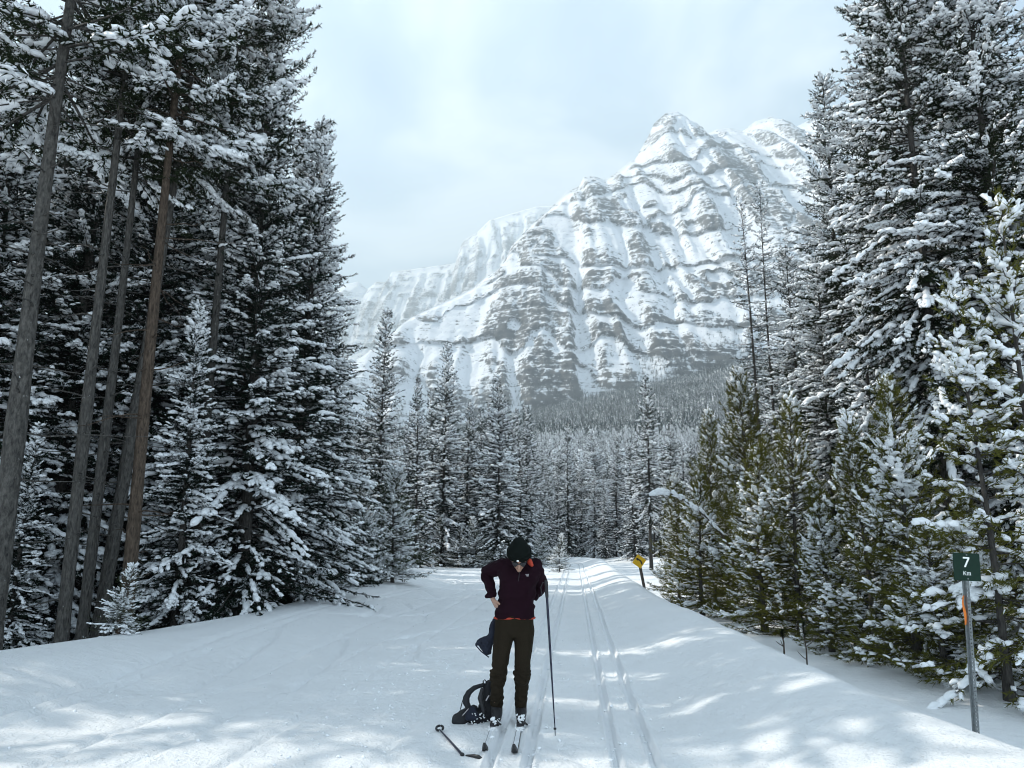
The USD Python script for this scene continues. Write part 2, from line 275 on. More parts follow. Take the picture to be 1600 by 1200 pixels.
def conifer(seed, H, crown0, R, trunk_r, per_m=20, power=0.85, e_low=-12, e_top=42, droop=0.30, tip_up=0.12, q=1.0, spacing=0.085, tw=0.36, ang=52,
            ndens=34, nlen=0.062, nwid=0.017, splay=42, load=0.45, dust=0.22, twig_skip=0.0, inner=0.12, clumpy=False, gap=-0.30, dead=0, bend=0.15, pw=0.10, ph=0.085, lumps=True, zrand=0.35):
    rng = np.random.default_rng(seed)
    # trunk
    zz = np.linspace(-0.5, H, 22); f = np.clip(zz / H, 0, 1)
    bx, by = bend * np.sin(f * rng.uniform(2, 4) + rng.uniform(0, 6)) * f, bend * np.sin(f * rng.uniform(2, 4) + rng.uniform(0, 6)) * f
    axis = np.c_[bx, by, zz]; rad = trunk_r * (1 - 0.93 * f ** 0.9) * (1 + 0.35 * np.exp(-np.clip(zz, 0, 9) / 0.35)) * (1 + 0.04 * rng.standard_normal(22))
    trunk = tube(axis, rad, 10)
    def ax(z): return np.stack([np.interp(z, zz, bx), np.interp(z, zz, by), z], -1)
    # branches
    n = int((H - crown0) * per_m / max(1, q ** 0.4))
    fz = np.sort(rng.uniform(0, 1, n)); fz = fz + 0.02 * rng.standard_normal(n); fz = np.clip(fz, 0.0, 0.985); z0 = crown0 + (H - crown0) * fz
    Ln = R * (1 - fz) ** power * np.clip((fz + 0.22) / 0.28, 0.7, 1) ** 0.5 * rng.uniform(1 - zrand * 1.5, 1 + zrand * 0.6, n) + 0.10
    az = rng.uniform(0, 2 * PI, n)
    if clumpy:                                        # gaps between whorls and sides
        keep = nz(np.cos(az) * 1.4 + 7, np.sin(az) * 1.4 + z0 * 1.15, 1.0, seed) > gap
        fz, z0, Ln, az = fz[keep], z0[keep], Ln[keep], az[keep]; n = len(fz)
    e0 = np.radians(e_low + (e_top - e_low) * fz + rng.normal(0, 7, n)); out = np.stack([np.cos(az), np.sin(az), 0 * az], -1); up = np.array([0, 0, 1.0])
    bl = np.clip(rng.beta(0.55, 0.95, n) * 2.6 * load, 0, 1)     # snow load of each branch
    dr = droop * (0.55 + 0.9 * bl) * (1 - 0.6 * fz)
    root = ax(z0)
    def B(i, s):
        s = s[..., None]; r, k, L = out[i], dr[i][..., None], Ln[i][..., None]
        return root[i] + r * L * s * np.cos(e0[i])[..., None] + up * L * (np.sin(e0[i])[..., None] * s - k * s ** 1.7 + tip_up * s ** 4)
    ii = np.repeat(np.arange(n), 5); ss = np.tile(np.linspace(0, 1, 5), n); bp = B(ii, ss).reshape(n, 5, 3)
    br = np.clip(trunk_r * 0.09 * (Ln / max(R, .1)) + 0.006, 0.006, 0.035)[:, None] * np.array([1.25, 1, .75, .5, .2])
    side = np.stack([-np.sin(az), np.cos(az), 0 * az], -1)
    tri = np.arange(3) * 2 * PI / 3
    LV = bp[:, :, None] + br[:, :, None, None] * (np.cos(tri)[:, None] * side[:, None, None, :] + np.sin(tri)[:, None] * up)
    fr = []
    for a in range(4):
        for k in range(3):
            k2 = (k + 1) % 3; fr += [(a * 3 + k, a * 3 + k2, a * 3 + 3 + k2), (a * 3 + k, a * 3 + 3 + k2, a * 3 + 3 + k)]
    limbs = [(LV.reshape(-1, 3), (np.array(fr)[None] + 15 * np.arange(n)[:, None, None]).reshape(-1, 3))]
    for k in range(dead):                              # bare dead twigs below the crown
        z = rng.uniform(1.2, crown0 + 0.5); a = rng.uniform(0, 2 * PI); L = rng.uniform(0.4, 1.3); s = np.linspace(0, 1, 5)[:, None]
        o = np.array([math.cos(a), math.sin(a), 0]); limbs.append(tube(ax(np.array([z]))[0] + o * L * s + up * (rng.uniform(-.35, .15) * L * s ** 1.6) + rng.normal(0, .02, (5, 3)), np.array([.016, .013, .01, .007, .004]), 4))
    # twigs
    cnt = np.maximum(2, (Ln / (spacing * q)).astype(int)); i = np.repeat(np.arange(n), cnt); j = np.arange(len(i)) - np.repeat(np.cumsum(cnt) - cnt, cnt)
    s = inner + (1 - inner) * (j + rng.uniform(0.2, 0.9, len(i))) / cnt[i]; sg = np.where((j % 2) == 0, 1.0, -1.0)
    if twig_skip: k = rng.random(len(i)) > twig_skip * (1.15 - s); i, s, sg = i[k], s[k], sg[k]
    e = 0.02; T = unit(B(i, np.minimum(s + e, 1.02)) - B(i, s - e)); pos = B(i, s)
    th = np.radians(ang + rng.normal(0, 12, len(i))) * (1 - 0.55 * s ** 3)
    D = unit(np.cos(th)[:, None] * T + (np.sin(th) * sg)[:, None] * side[i] + up * rng.normal(-0.06, 0.16, len(i))[:, None])
    lt = np.clip(tw * (0.30 + 0.70 * (1 - s)) * np.clip(s * 3.2, 0.3, 1) * (0.35 + 0.65 * Ln[i] / R) * rng.uniform(0.65, 1.25, len(i)), 0.09 * q ** .5, 1.2)
    tip = np.arange(n); pos = np.vstack([pos, B(tip, np.full(n, 0.97))]); D = np.vstack([D, unit(B(tip, np.full(n, 1.0)) - B(tip, np.full(n, 0.93)))])
    lt = np.concatenate([lt, np.full(n, 0.16)]); i = np.concatenate([i, tip]); s = np.concatenate([s, np.ones(n)])
    pos = np.vstack([pos, ax(np.linspace(H - 0.5, H - 0.05, 4))]); D = np.vstack([D, np.tile([[0.05, 0, 1.0]], (4, 1))]); lt = np.concatenate([lt, np.full(4, .22)]); i = np.concatenate([i, np.full(4, n - 1)]); s = np.concatenate([s, np.full(4, .5)])
    # needles
    m = np.maximum(3, (lt * ndens / q ** 1.0).astype(int)); k = np.repeat(np.arange(len(lt)), m)
    tt = rng.uniform(0.0, 1.0, len(k)); c = pos[k] + D[k] * (lt[k] * tt)[:, None]
    A1 = unit(np.cross(D[k], rng.standard_normal((len(k), 3)))); sp = np.radians(splay + rng.normal(0, 10, len(k)))[:, None]
    b = unit(np.cos(sp) * D[k] + np.sin(sp) * A1); wv = unit(np.cross(b, rng.standard_normal((len(k), 3)))) * (nwid * q ** 0.9 * rng.uniform(0.7, 1.3, len(k)) / 2)[:, None]
    nl = nlen * q ** 0.55 * rng.uniform(0.7, 1.3, len(k))
    tri3 = np.stack([c - wv, c + wv, c + b * nl[:, None]], 1)
    cl = np.clip(0.5 + 3.0 * (meshkit.noise(pos / (0.75 * q ** .3), seed) - 0.5), 0, 1)
    white = rng.random(len(k)) < dust * (0.15 + 1.6 * bl[i[k]] * cl[k])
    green = tri3[~white].reshape(-1, 3); wh = (tri3[white] + [0, 0, 0.012 * q]).reshape(-1, 3)
    needles = green, np.arange(len(green)).reshape(-1, 3)
    snow = [(wh, np.arange(len(wh)).reshape(-1, 3))]
    # snow lumps on twigs and along branches
    if lumps:
        pk = rng.random(len(lt)) < np.clip(bl[i] * (0.2 + 0.9 * s) * (0.08 + 1.9 * cl), 0, 0.97)
        for off, fl in ((0.30, 0.62), (0.80, 0.55)):
            k2 = np.flatnonzero(pk); k2 = k2[rng.random(len(k2)) < 0.85]; mm = len(k2)
            ln = lt[k2] * fl * rng.uniform(0.7, 1.2, mm) + 0.04; w = pw * q ** 0.75 * rng.uniform(0.5, 1.25, mm) * (0.5 + 0.5 * bl[i[k2]] + 0.55 * cl[k2]); h = w * rng.uniform(0.55, 0.95, mm) * ph / pw
            snow.append(pillows(rng, pos[k2] + D[k2] * (lt[k2] * off)[:, None] + up * (0.15 * h)[:, None] + rng.normal(0, 0.008, (mm, 3)), D[k2] - up * rng.uniform(0.05, 0.4, mm)[:, None], ln, w, h))
        bc = np.maximum(1, (Ln / (0.13 * q)).astype(int)); bi = np.repeat(np.arange(n), bc); bs = rng.uniform(0.2, 1.0, len(bi)); kk = rng.random(len(bi)) < np.clip(bl[bi] * 1.2, 0, 0.95); bi, bs = bi[kk], bs[kk]
        w = pw * 1.05 * q ** 0.75 * rng.uniform(0.6, 1.4, len(bi)) * (0.6 + 0.7 * bl[bi])
        snow.append(pillows(rng, B(bi, bs) + up * (0.3 * w)[:, None], unit(B(bi, bs + .03) - B(bi, bs - .03)), w * rng.uniform(1.3, 2.6, len(bi)), w, w * 0.8))
    return dict(trunk=trunk, limbs=join(limbs), needles=needles, snow=join(snow))
KINDS, TRIS = {}, 0
def kind(key, needle, bark, **kw):
    """A tree built once (a class prim with its parts); copies refer to it."""
    global TRIS
    t = conifer(**kw); path = '/World/' + key; stage.CreateClassPrim(path)
    usdkit.mesh(stage, path + '/trunk', t['trunk'], bark, smooth=True)
    for part, what, mat, sm in (('branches', 'limbs', bark, True), ('crown', 'needles', needle, False), ('crown/snow', 'snow', M_SNOW, True)):
        tag(usdkit.mesh(stage, f'{path}/{part}', t[what], mat, smooth=sm).GetPrim(), kind='stuff')
    nt = sum(len(t[k][1]) for k in t); TRIS += nt; KINDS[key] = (kw['H'], nt)
def place(key, name, label, x, y, H, cat, group=None, rz=0.0, lean=(0, 0), wide=1.0, sink=0.05, z=None):
    s = H / KINDS[key][0]; X = UsdGeom.Xform.Define(stage, numbered(name)); p = X.GetPrim()
    X.AddTranslateOp().Set((float(x), float(y), float((ground(x, y) if z is None else z) - sink)))
    X.AddRotateZYXOp().Set((float(lean[0]), float(lean[1]), float(math.degrees(rz)))); X.AddScaleOp().Set((s * wide, s * wide, s))
    p.GetReferences().AddInternalReference('/World/' + key); p.SetInstanceable(True)
    return tag(p, label, cat, group)

spr = dict(R=2.35, trunk_r=0.16, crown0=0.2, power=0.8, e_low=-8, e_top=45, droop=0.42, tip_up=0.10, per_m=58, clumpy=True, gap=-0.42, ndens=58, nlen=0.07, nwid=0.024, tw=0.42, dust=0.05, inner=0.06, pw=0.105, ph=0.09)
kind('spruce_a', M_SPRUCE, M_DBARK, seed=1, H=14, load=0.34, **spr)
kind('spruce_b', M_SPRUCE, M_DBARK, seed=2, H=12, load=0.40, **{**spr, 'R': 1.9})
lodge = dict(crown0=9.4, R=2.0, trunk_r=0.125, power=0.55, e_low=-18, e_top=40, droop=0.2, tip_up=0.22, per_m=32, clumpy=True, nlen=0.09, nwid=0.024, splay=50, ndens=60, tw=0.36, dead=26, inner=0.22, twig_skip=0.1, bend=0.12, dust=0.1)
kind('tall_pine_a', M_DARKPINE, M_BARK, seed=3, H=19, load=0.38, **lodge)
kind('tall_pine_b', M_DARKPINE, M_BROWN, seed=4, H=19, load=0.30, **{**lodge, 'trunk_r': 0.12, 'R': 1.9})
snowy = dict(R=2.6, trunk_r=0.15, crown0=1.6, power=0.6, e_low=-22, e_top=40, droop=0.42, tip_up=0.14, per_m=44, clumpy=True, gap=-0.36, nlen=0.085, nwid=0.025, splay=46, ndens=56, tw=0.40, inner=0.12, dead=8, dust=0.08, pw=0.10, ph=0.09)
kind('snowy_pine_a', M_DARKPINE, M_DBARK, seed=5, H=17, load=0.55, **snowy)
kind('snowy_pine_b', M_DARKPINE, M_DBARK, seed=6, H=17, load=0.50, **{**snowy, 'R': 2.2, 'crown0': 4.0, 'dead': 18})
young = dict(R=1.0, trunk_r=0.06, crown0=0.15, power=0.8, e_low=-4, e_top=58, droop=0.24, tip_up=0.26, per_m=62, nlen=0.085, nwid=0.016, splay=38, ndens=75, tw=0.32, inner=0.2, clumpy=True, bend=0.1, dust=0.05)
kind('young_pine_a', M_PINE, M_DBARK, seed=7, H=5.0, load=0.22, pw=0.08, ph=0.075, **young)
kind('young_pine_b', M_PINE, M_DBARK, seed=8, H=4.2, load=0.28, pw=0.085, ph=0.08, **{**young, 'R': 0.9, 'twig_skip': 0.2})
kind('snow_pine', M_PINE, M_DBARK, seed=9, H=5.6, load=0.36, pw=0.095, ph=0.095, **{**young, 'per_m': 26, 'twig_skip': 0.15, 'e_low': -10, 'droop': 0.4, 'tip_up': 0.15, 'R': 1.1})
M_FROST = needle_mat('frosted_young_needles', (0.055, 0.068, 0.036), (0.15, 0.165, 0.085), 0.25)
kind('sapling', M_FROST, M_DBARK, seed=10, H=3.0, load=0.42, R=0.85, trunk_r=0.035, crown0=0.1, per_m=70, ndens=60, power=0.9, e_low=0, e_top=50, droop=0.2, tip_up=0.15, tw=0.26, dust=0.45, pw=0.07, ph=0.06)
kind('thin_pine', M_DARKPINE, M_DBARK, seed=11, H=17, crown0=4.5, R=0.8, trunk_r=0.11, power=0.35, e_low=-25, e_top=30, droop=0.25, per_m=24, clumpy=True, nlen=0.08, nwid=0.02, ndens=50, tw=0.28, load=0.2, dead=30, inner=0.3, twig_skip=0.3, q=1.5)
for k, (sd, ld, R) in enumerate(((21, 0.26, 1.9), (22, 0.32, 2.2), (23, 0.20, 1.6))):
    kind('mid_spruce_' + 'abc'[k], M_SPRUCE, M_DBARK, seed=sd, H=13, load=ld, q=1.65, **{**spr, 'R': R, 'trunk_r': 0.11, 'dust': 0.025})
kind('mid_pine_a', M_DARKPINE, M_DBARK, seed=24, H=16, load=0.34, q=1.65, **{**snowy, 'crown0': 3.5, 'R': 1.7, 'dust': 0.025})
for k, (sd, ld, R) in enumerate(((31, 0.22, 1.9), (32, 0.27, 2.2), (33, 0.18, 1.6))):
    kind('far_spruce_' + 'abc'[k], M_SPRUCE, M_DBARK, seed=sd, H=14, load=ld, q=4.2, **{**spr, 'R': R, 'dust': 0.08, 'crown0': 0.4, 'per_m': 50})

rng = np.random.default_rng(77)
occupied = []
def plant(key, name, label, px, Y, H, cat, group=None, wide=1.0, lean=(0, 0)):
    x = at_x(px, Y, -0.4); occupied.append((x, Y, 0.8))
    return place(key, name, label, x, Y, H, cat, group, rng.uniform(0, 2 * PI), lean, wide)
T, Sp, Pi = 'tree', 'spruce tree', 'pine tree'
# left of the trail
plant('tall_pine_a', 'pine_tree', 'thick grey pine trunk at the left edge of the photo, snow clumps on high boughs', -24, 11.4, 19.5, Pi, wide=1.4)
plant('tall_pine_a', 'pine_tree', 'slim grey pine trunk, leftmost of four bare trunks standing close behind the bank', 90, 12.6, 20, Pi, wide=0.9)
plant('tall_pine_a', 'pine_tree', 'bare pine trunk second from left in the tight group of four behind the bank', 122, 13.6, 19, Pi, wide=0.88)
plant('tall_pine_a', 'pine_tree', 'dark bare pine trunk just left of the brown trunk, nearly touching it', 143, 14.0, 20, Pi, wide=1.05, lean=(0, 3.4))
plant('tall_pine_b', 'pine_tree', 'brown barked bare pine trunk, rightmost of the four trunks behind the bank', 188, 13.0, 19, Pi, wide=1.05)
plant('tall_pine_a', 'pine_tree', 'tall pine whose bare trunk shows above the snowy spruces left of centre', 292, 15.6, 20, Pi, wide=0.95)
plant('tall_pine_b', 'pine_tree', 'tall pine with ragged crown against the sky at the top of the left forest', 352, 20.0, 22, Pi, wide=0.9)
plant('spruce_b', 'spruce_tree', 'low snowy spruce growing between the brown trunk and the big spruces', 268, 15.0, 7.2, Sp)
plant('spruce_a', 'spruce_tree', 'broad dark spruce with a long snowy bough hanging over the bank', 370, 16.6, 14.5, Sp)
plant('spruce_a', 'spruce_tree', 'big pointed spruce standing against the pale sky at the right end of the left forest', 452, 18.8, 12.6, Sp)
plant('spruce_b', 'spruce_tree', 'slightly taller spruce top behind the big pointed spruce', 446, 24.5, 16.6, Sp)
plant('spruce_b', 'spruce_tree', 'low snow laden spruce under the leftmost pine trunk', 8, 13.6, 4.6, Sp)
plant('spruce_a', 'spruce_tree', 'dark spruce filling the gap behind the leftmost two trunks', 62, 16.5, 16, Sp)
plant('spruce_a', 'spruce_tree', 'dark spruce behind the four bare trunks', 190, 18.0, 17, Sp)
plant('spruce_b', 'spruce_tree', 'spruce with drooping boughs behind the low snowy spruce', 318, 20.5, 17, Sp)
plant('mid_spruce_a', 'spruce_tree', 'narrow pointed spruce whose tip meets the foot of the pale far mountain', 588, 40.0, 14.2, Sp)
plant('mid_spruce_c', 'spruce_tree', 'dark spruce between the big pointed spruce and the narrow one', 506, 33.0, 12.0, Sp)
plant('sapling', 'spruce_tree', 'small bushy frosted spruce growing at the left edge of the trail', 612, 27.0, 3.8, Sp, wide=1.25)
plant('sapling', 'spruce_tree', 'thin frosted spruce sapling left of the small bushy spruce', 562, 25.5, 3.7, Sp, wide=0.8)
plant('sapling', 'spruce_tree', 'snow buried sapling at the foot of the big pointed spruce', 520, 22.5, 1.5, Sp, wide=1.6)
plant('sapling', 'spruce_tree', 'tiny snow capped sapling poking over the bank beside the brown trunk', 180, 11.6, 1.0, Sp, wide=1.3)
plant('mid_spruce_b', 'spruce_tree', 'slender dark spruce tip in front of the snowy lower slope', 690, 58.0, 17.0, Sp)
plant('mid_spruce_c', 'spruce_tree', 'brownish green spruce left of the slender dark spruce tip', 648, 52.0, 12.8, Sp)
plant('mid_spruce_b', 'spruce_tree', 'broad spruce with heavy snow on its top above the skier', 777, 57.0, 14.2, Sp, wide=1.1)
plant('mid_spruce_a', 'spruce_tree', 'spruce just left of the broad snow topped one', 730, 61.0, 12.8, Sp)
plant('mid_spruce_c', 'spruce_tree', 'last dark spruce of the left forest beside the bend', 822, 64.0, 11.5, Sp)
plant('sapling', 'spruce_tree', 'low frosted sapling at the forest edge left of the skier, leftmost of three', 690, 57.0, 3.6, Sp, wide=1.3)
plant('sapling', 'spruce_tree', 'low frosted sapling at the forest edge left of the skier, middle of three', 716, 56.0, 3.0, Sp, wide=1.3)
plant('sapling', 'spruce_tree', 'low frosted sapling at the forest edge left of the skier, nearest his hat of three', 742, 55.5, 3.4, Sp, wide=1.2)
plant('sapling', 'spruce_tree', 'small green sapling standing alone on snow right of the skier', 875, 47.0, 2.2, Sp, wide=1.2)
plant('sapling', 'spruce_tree', 'small pale sapling at the bend behind the lone green sapling', 846, 58.0, 3.0, Sp)
# right of the trail
plant('snowy_pine_a', 'pine_tree', 'tall snow plastered conifer with a lone narrow tip against the sky', 1351, 25.0, 18.1, Pi, wide=0.9)
plant('thin_pine', 'pine_tree', 'thin sparse pine, left of the pair in front of the mountain', 1202, 32.0, 17.0, Pi)
plant('thin_pine', 'pine_tree', 'thin sparse pine, right and taller of the pair in front of the mountain', 1231, 32.6, 17.8, Pi, wide=0.8)
plant('young_pine_a', 'pine_tree', 'bushy olive young pine directly right of the yellow sign', 1062, 27.0, 4.3, Pi, wide=1.25)
plant('young_pine_a', 'pine_tree', 'olive young pine behind the snow bent stem', 1120, 25.5, 6.4, Pi)
plant('young_pine_b', 'pine_tree', 'lower olive pine with bare dark twigs under it near the yellow sign', 1098, 23.0, 4.0, Pi, wide=1.2)
plant('young_pine_a', 'pine_tree', 'taller olive pine in the middle of the young pine row', 1185, 21.6, 6.8, Pi, wide=1.1)
plant('young_pine_b', 'pine_tree', 'olive pine with a torn snow clump on its side', 1196, 18.6, 4.2, Pi, wide=1.2)
plant('young_pine_a', 'pine_tree', 'young pine behind the two bare twigs on the right bank', 1252, 18.0, 5.4, Pi)
plant('young_pine_b', 'pine_tree', 'small young pine with an arched snowy leader', 1300, 15.6, 3.2, Pi, wide=1.2)
plant('young_pine_a', 'pine_tree', 'dense olive pine in front of the dark trunks', 1368, 14.4, 4.4, Pi, wide=1.1)
plant('young_pine_b', 'pine_tree', 'olive pine with a visible slim dark stem left of the green distance sign', 1436, 12.6, 4.6, Pi, wide=1.05)
plant('young_pine_b', 'pine_tree', 'low snowy pine sprawling at the foot of the bank left of the sign post', 1480, 11.6, 2.3, Pi, wide=1.5)
plant('snow_pine', 'pine_tree', 'snow laden pine with drooping boughs right behind the green distance sign', 1578, 10.6, 5.7, Pi)
plant('snow_pine', 'pine_tree', 'snow laden pine cut by the right edge of the photo', 1668, 10.4, 7.0, Pi)
plant('young_pine_b', 'pine_tree', 'low pine behind the sign post with snow lumps on its lowest boughs', 1545, 11.8, 2.6, Pi, wide=1.3)
plant('snowy_pine_b', 'pine_tree', 'tall pine with a long thin bare trunk behind the green distance sign', 1512, 15.4, 17.5, Pi, wide=0.9)
plant('snowy_pine_a', 'pine_tree', 'tall snow covered pine leaning out at the top right corner', 1640, 15.0, 17, Pi, wide=1.1)
plant('snowy_pine_a', 'pine_tree', 'tall snow covered pine forming the left edge of the right forest at the top', 1486, 20.0, 19.5, Pi, wide=1.1)
plant('snowy_pine_a', 'pine_tree', 'snow covered pine between the lone narrow tip and the top edge of the photo', 1448, 22.5, 17.0, Pi)
plant('snowy_pine_b', 'pine_tree', 'snow covered pine behind the pine with the slim dark stem', 1530, 18.5, 19, Pi, wide=1.1)
plant('snowy_pine_b', 'pine_tree', 'brown trunked pine deep behind the right edge', 1600, 18.0, 18, Pi)
plant('snowy_pine_a', 'pine_tree', 'wide snowy pine below the lone narrow tip', 1318, 22.0, 10.5, Pi, wide=1.0)
plant('snowy_pine_a', 'pine_tree', 'snow covered pine right of the thin pair', 1275, 28.0, 13.0, Pi, wide=0.9)
plant('mid_pine_a', 'pine_tree', 'dark trunked pine standing at the right side of the far bend', 1018, 62.0, 15.5, Pi)
plant('spruce_b', 'spruce_tree', 'half height snowy spruce among the tall pines above the young pine row', 1395, 17.5, 8.0, Sp)
plant('spruce_b', 'spruce_tree', 'half height snowy spruce left of the long thin bare trunk', 1460, 16.0, 7.0, Sp)

# filler rows: neighbours in the forest that nothing tells apart
def free(x, y, r):
    if any((x - a) ** 2 + (y - b) ** 2 < (r * c) ** 2 for a, b, c in occupied): return False
    occupied.append((x, y, 1.0)); return True
LOOK = dict(spruce_a='broad', spruce_b='slimmer', tall_pine_a='grey', snowy_pine_a='full crowned', snowy_pine_b='high crowned', young_pine_a='bushy', young_pine_b='snow dotted', sapling='thin frosted',
            mid_spruce_a='even', mid_spruce_b='broad', mid_spruce_c='narrow', mid_pine_a='long stemmed')
def fill(n, xr, yr, r, keys, hr, name, what, cat, zones, ok=lambda x, y: True, tries=6000, wide=(0.85, 1.15)):
    """zones: (pixel limit, where it stands). The label says size, look and place; what nothing tells apart shares it."""
    k = 0
    for _ in range(tries):
        if k >= n: break
        y = rng.uniform(*yr); x = rng.uniform(*xr) if not callable(xr) else xr(y)
        if not ok(x, y) or not free(x, y, r): continue
        key = keys[rng.integers(len(keys))]; h = rng.uniform(*hr); px = 800 + 1200 * x / (y * math.cos(PITCH)); t = (h - hr[0]) / (hr[1] - hr[0])
        where = next(w for lim, w in zones if px < lim); size = 'short' if t < 0.33 else 'tall' if t > 0.67 else 'midsized'
        lab = f'{size} {LOOK[key]} {what} {where}'
        place(key, name, lab, x, y, h, cat, f'{what} {where}', rng.uniform(0, 2 * PI), tuple(rng.normal(0, 1.3, 2)), rng.uniform(*wide)); k += 1
left_of = lambda d0, d1: (lambda y: float(centre(y) + left_crest(y) - rng.uniform(d0, d1)))
right_of = lambda d0, d1: (lambda y: float(centre(y) + right_crest(y) + rng.uniform(d0, d1)))
clear = lambda x, y: x < -0.16 * y - 0.5 or x > 0.27 * y
fill(32, left_of(5.0, 14), (12, 36), 2.1, ['spruce_a', 'spruce_b'], (13, 18), 'spruce_tree', 'dark spruce', Sp, [(80, 'behind the leftmost grey trunk'), (240, 'behind the four bare trunks'), (400, 'behind the big dark spruces'), (1e9, 'behind the big pointed spruce')], clear)
fill(16, left_of(4.5, 13), (11, 30), 2.0, ['tall_pine_a'], (17, 21), 'pine_tree', 'bare trunked pine', Pi, [(80, 'behind the leftmost grey trunk'), (240, 'behind the four bare trunks'), (400, 'behind the big dark spruces'), (1e9, 'behind the big pointed spruce')], lambda x, y: x < -0.3 * y)
fill(40, left_of(2.2, 15), (32, 58), 2.1, ['mid_spruce_a', 'mid_spruce_b', 'mid_spruce_c'], (7.5, 11), 'spruce_tree', 'spruce in the left forest', Sp, [(560, 'behind the big pointed spruce'), (680, 'behind the small bushy frosted spruce'), (790, 'left above the skier'), (1e9, 'at the bend')], lambda x, y: x < -0.02 * y)
fill(56, lambda y: float(rng.uniform(-0.24, 0.045) * y), (58, 84), 2.2, ['mid_spruce_a', 'mid_spruce_b', 'mid_spruce_c'], (9.5, 15), 'spruce_tree', 'spruce closing the snowfield', Sp, [(560, 'behind the narrow pointed spruce'), (680, 'left of the slender spruce tip'), (790, 'above the skier on the left'), (1e9, 'right above the skier')], lambda x, y: x < centre(y) - 2.6)
fill(44, right_of(7, 30), (13, 46), 2.1, ['snowy_pine_a', 'snowy_pine_b'], (16, 21), 'pine_tree', 'snow covered pine', Pi, [(1300, 'below the lone narrow tip'), (1420, 'above the young pine row'), (1520, 'left above the green sign'), (1e9, 'at the right edge of the photo')], lambda x, y: x > 0.56 * y)
fill(14, right_of(7, 16), (14, 40), 2.0, ['spruce_b'], (6, 11), 'spruce_tree', 'snowy spruce among tall pines', Sp, [(1300, 'below the lone narrow tip'), (1420, 'above the young pine row'), (1520, 'left above the green sign'), (1e9, 'at the right edge of the photo')], lambda x, y: x > 0.34 * y)
fill(22, right_of(4.2, 9), (27, 58), 2.0, ['young_pine_a', 'young_pine_b', 'sapling'], (3.0, 6.0), 'pine_tree', 'young pine', Pi, [(1080, 'beside the yellow sign'), (1160, 'behind the bent snowy stem'), (1e9, 'behind the roadside pine row')], lambda x, y: x > 0.2 * y)
fill(36, right_of(6, 24), (40, 88), 2.5, ['mid_spruce_a', 'mid_spruce_c', 'mid_pine_a'], (9, 14), 'spruce_tree', 'conifer right of the bend', Sp, [(1060, 'above the yellow sign'), (1180, 'above the bent snowy stem'), (1e9, 'behind the thin pair of pines')])
cone = lambda y: float(rng.uniform(-0.10, 0.36) * y)
fill(104, cone, (88, 122), 2.3, ['mid_spruce_a', 'mid_spruce_b', 'mid_spruce_c', 'mid_pine_a'], (9, 17), 'spruce_tree', 'conifer in the distant forest', Sp, [(760, 'over the left forest edge'), (840, 'straight above the skier'), (920, 'above the far end of the trail'), (1000, 'left of the yellow sign'), (1080, 'above the yellow sign'), (1e9, 'above the bent snowy stem')], tries=9000)

def stuff(name, label, keys, pts, scales, zsink=0.1):
    pi = UsdGeom.PointInstancer.Define(stage, numbered(name)); p = str(pi.GetPath()); rel = pi.CreatePrototypesRel()
    for k in keys:
        q = UsdGeom.Xform.Define(stage, f'{p}/{k}'); q.GetPrim().GetReferences().AddInternalReference('/World/' + k); rel.AddTarget(q.GetPath())
    n = len(pts); pts = np.asarray(pts, float); a = rng.uniform(0, 2 * PI, n)
    pi.CreatePositionsAttr(Vt.Vec3fArray.FromNumpy((pts - [0, 0, zsink]).astype(np.float32)))
    pi.CreateProtoIndicesAttr(Vt.IntArray.FromNumpy(rng.integers(0, len(keys), n).astype(np.int32)))
    pi.CreateOrientationsAttr(Vt.QuathArray([Gf.Quath(float(math.cos(t / 2)), 0, 0, float(math.sin(t / 2))) for t in a]))
    sc = np.asarray(scales, float); w = sc * rng.uniform(0.8, 1.2, n)
    pi.CreateScalesAttr(Vt.Vec3fArray.FromNumpy(np.c_[w, w, sc].astype(np.float32)))
    tag(pi.GetPrim(), label, 'forest', kind='stuff')
def poisson(cands, r):
    cell, out = {}, []
    for x, y in cands:
        c = (int(x // r), int(y // r))
        if any((x - a) ** 2 + (y - b) ** 2 < r * r for i in (-1, 0, 1) for j in (-1, 0, 1) for a, b in cell.get((c[0] + i, c[1] + j), ())): continue
        cell.setdefault(c, []).append((x, y)); out.append((x, y))
    return np.array(out)
# deep forest on both sides
pl = [(x, y) for x, y in zip(rng.uniform(-62, -19, 900), rng.uniform(4, 90, 900)) if x < centre(y) + left_crest(y) - 13]
pr = [(x, y) for x, y in zip(rng.uniform(16, 70, 1100), rng.uniform(6, 95, 1100)) if x > centre(y) + right_crest(y) + (20 if y < 42 else 26)]
for side_, c_ in (('left', pl), ('right', pr)):
    P = poisson(c_, 3.3); stuff('deep_forest', f'dark depth of the forest behind the rows on the {side_} side', ['mid_spruce_a', 'mid_spruce_b', 'mid_pine_a'], np.c_[P, ground(P[:, 0], P[:, 1])], rng.uniform(0.85, 1.2, len(P)))
c_ = [(k * y, y) for k, y in zip(rng.uniform(-0.24, 0.42, 16000), np.sqrt(rng.uniform(104 ** 2, 470 ** 2, 17000)))]
P = poisson(c_, 3.6); stuff('valley_forest', 'snowy conifers covering the rising valley floor beyond the bend', ['far_spruce_a', 'far_spruce_b', 'far_spruce_c'], np.c_[P, ground(P[:, 0], P[:, 1])], rng.uniform(0.55, 1.15, len(P)))

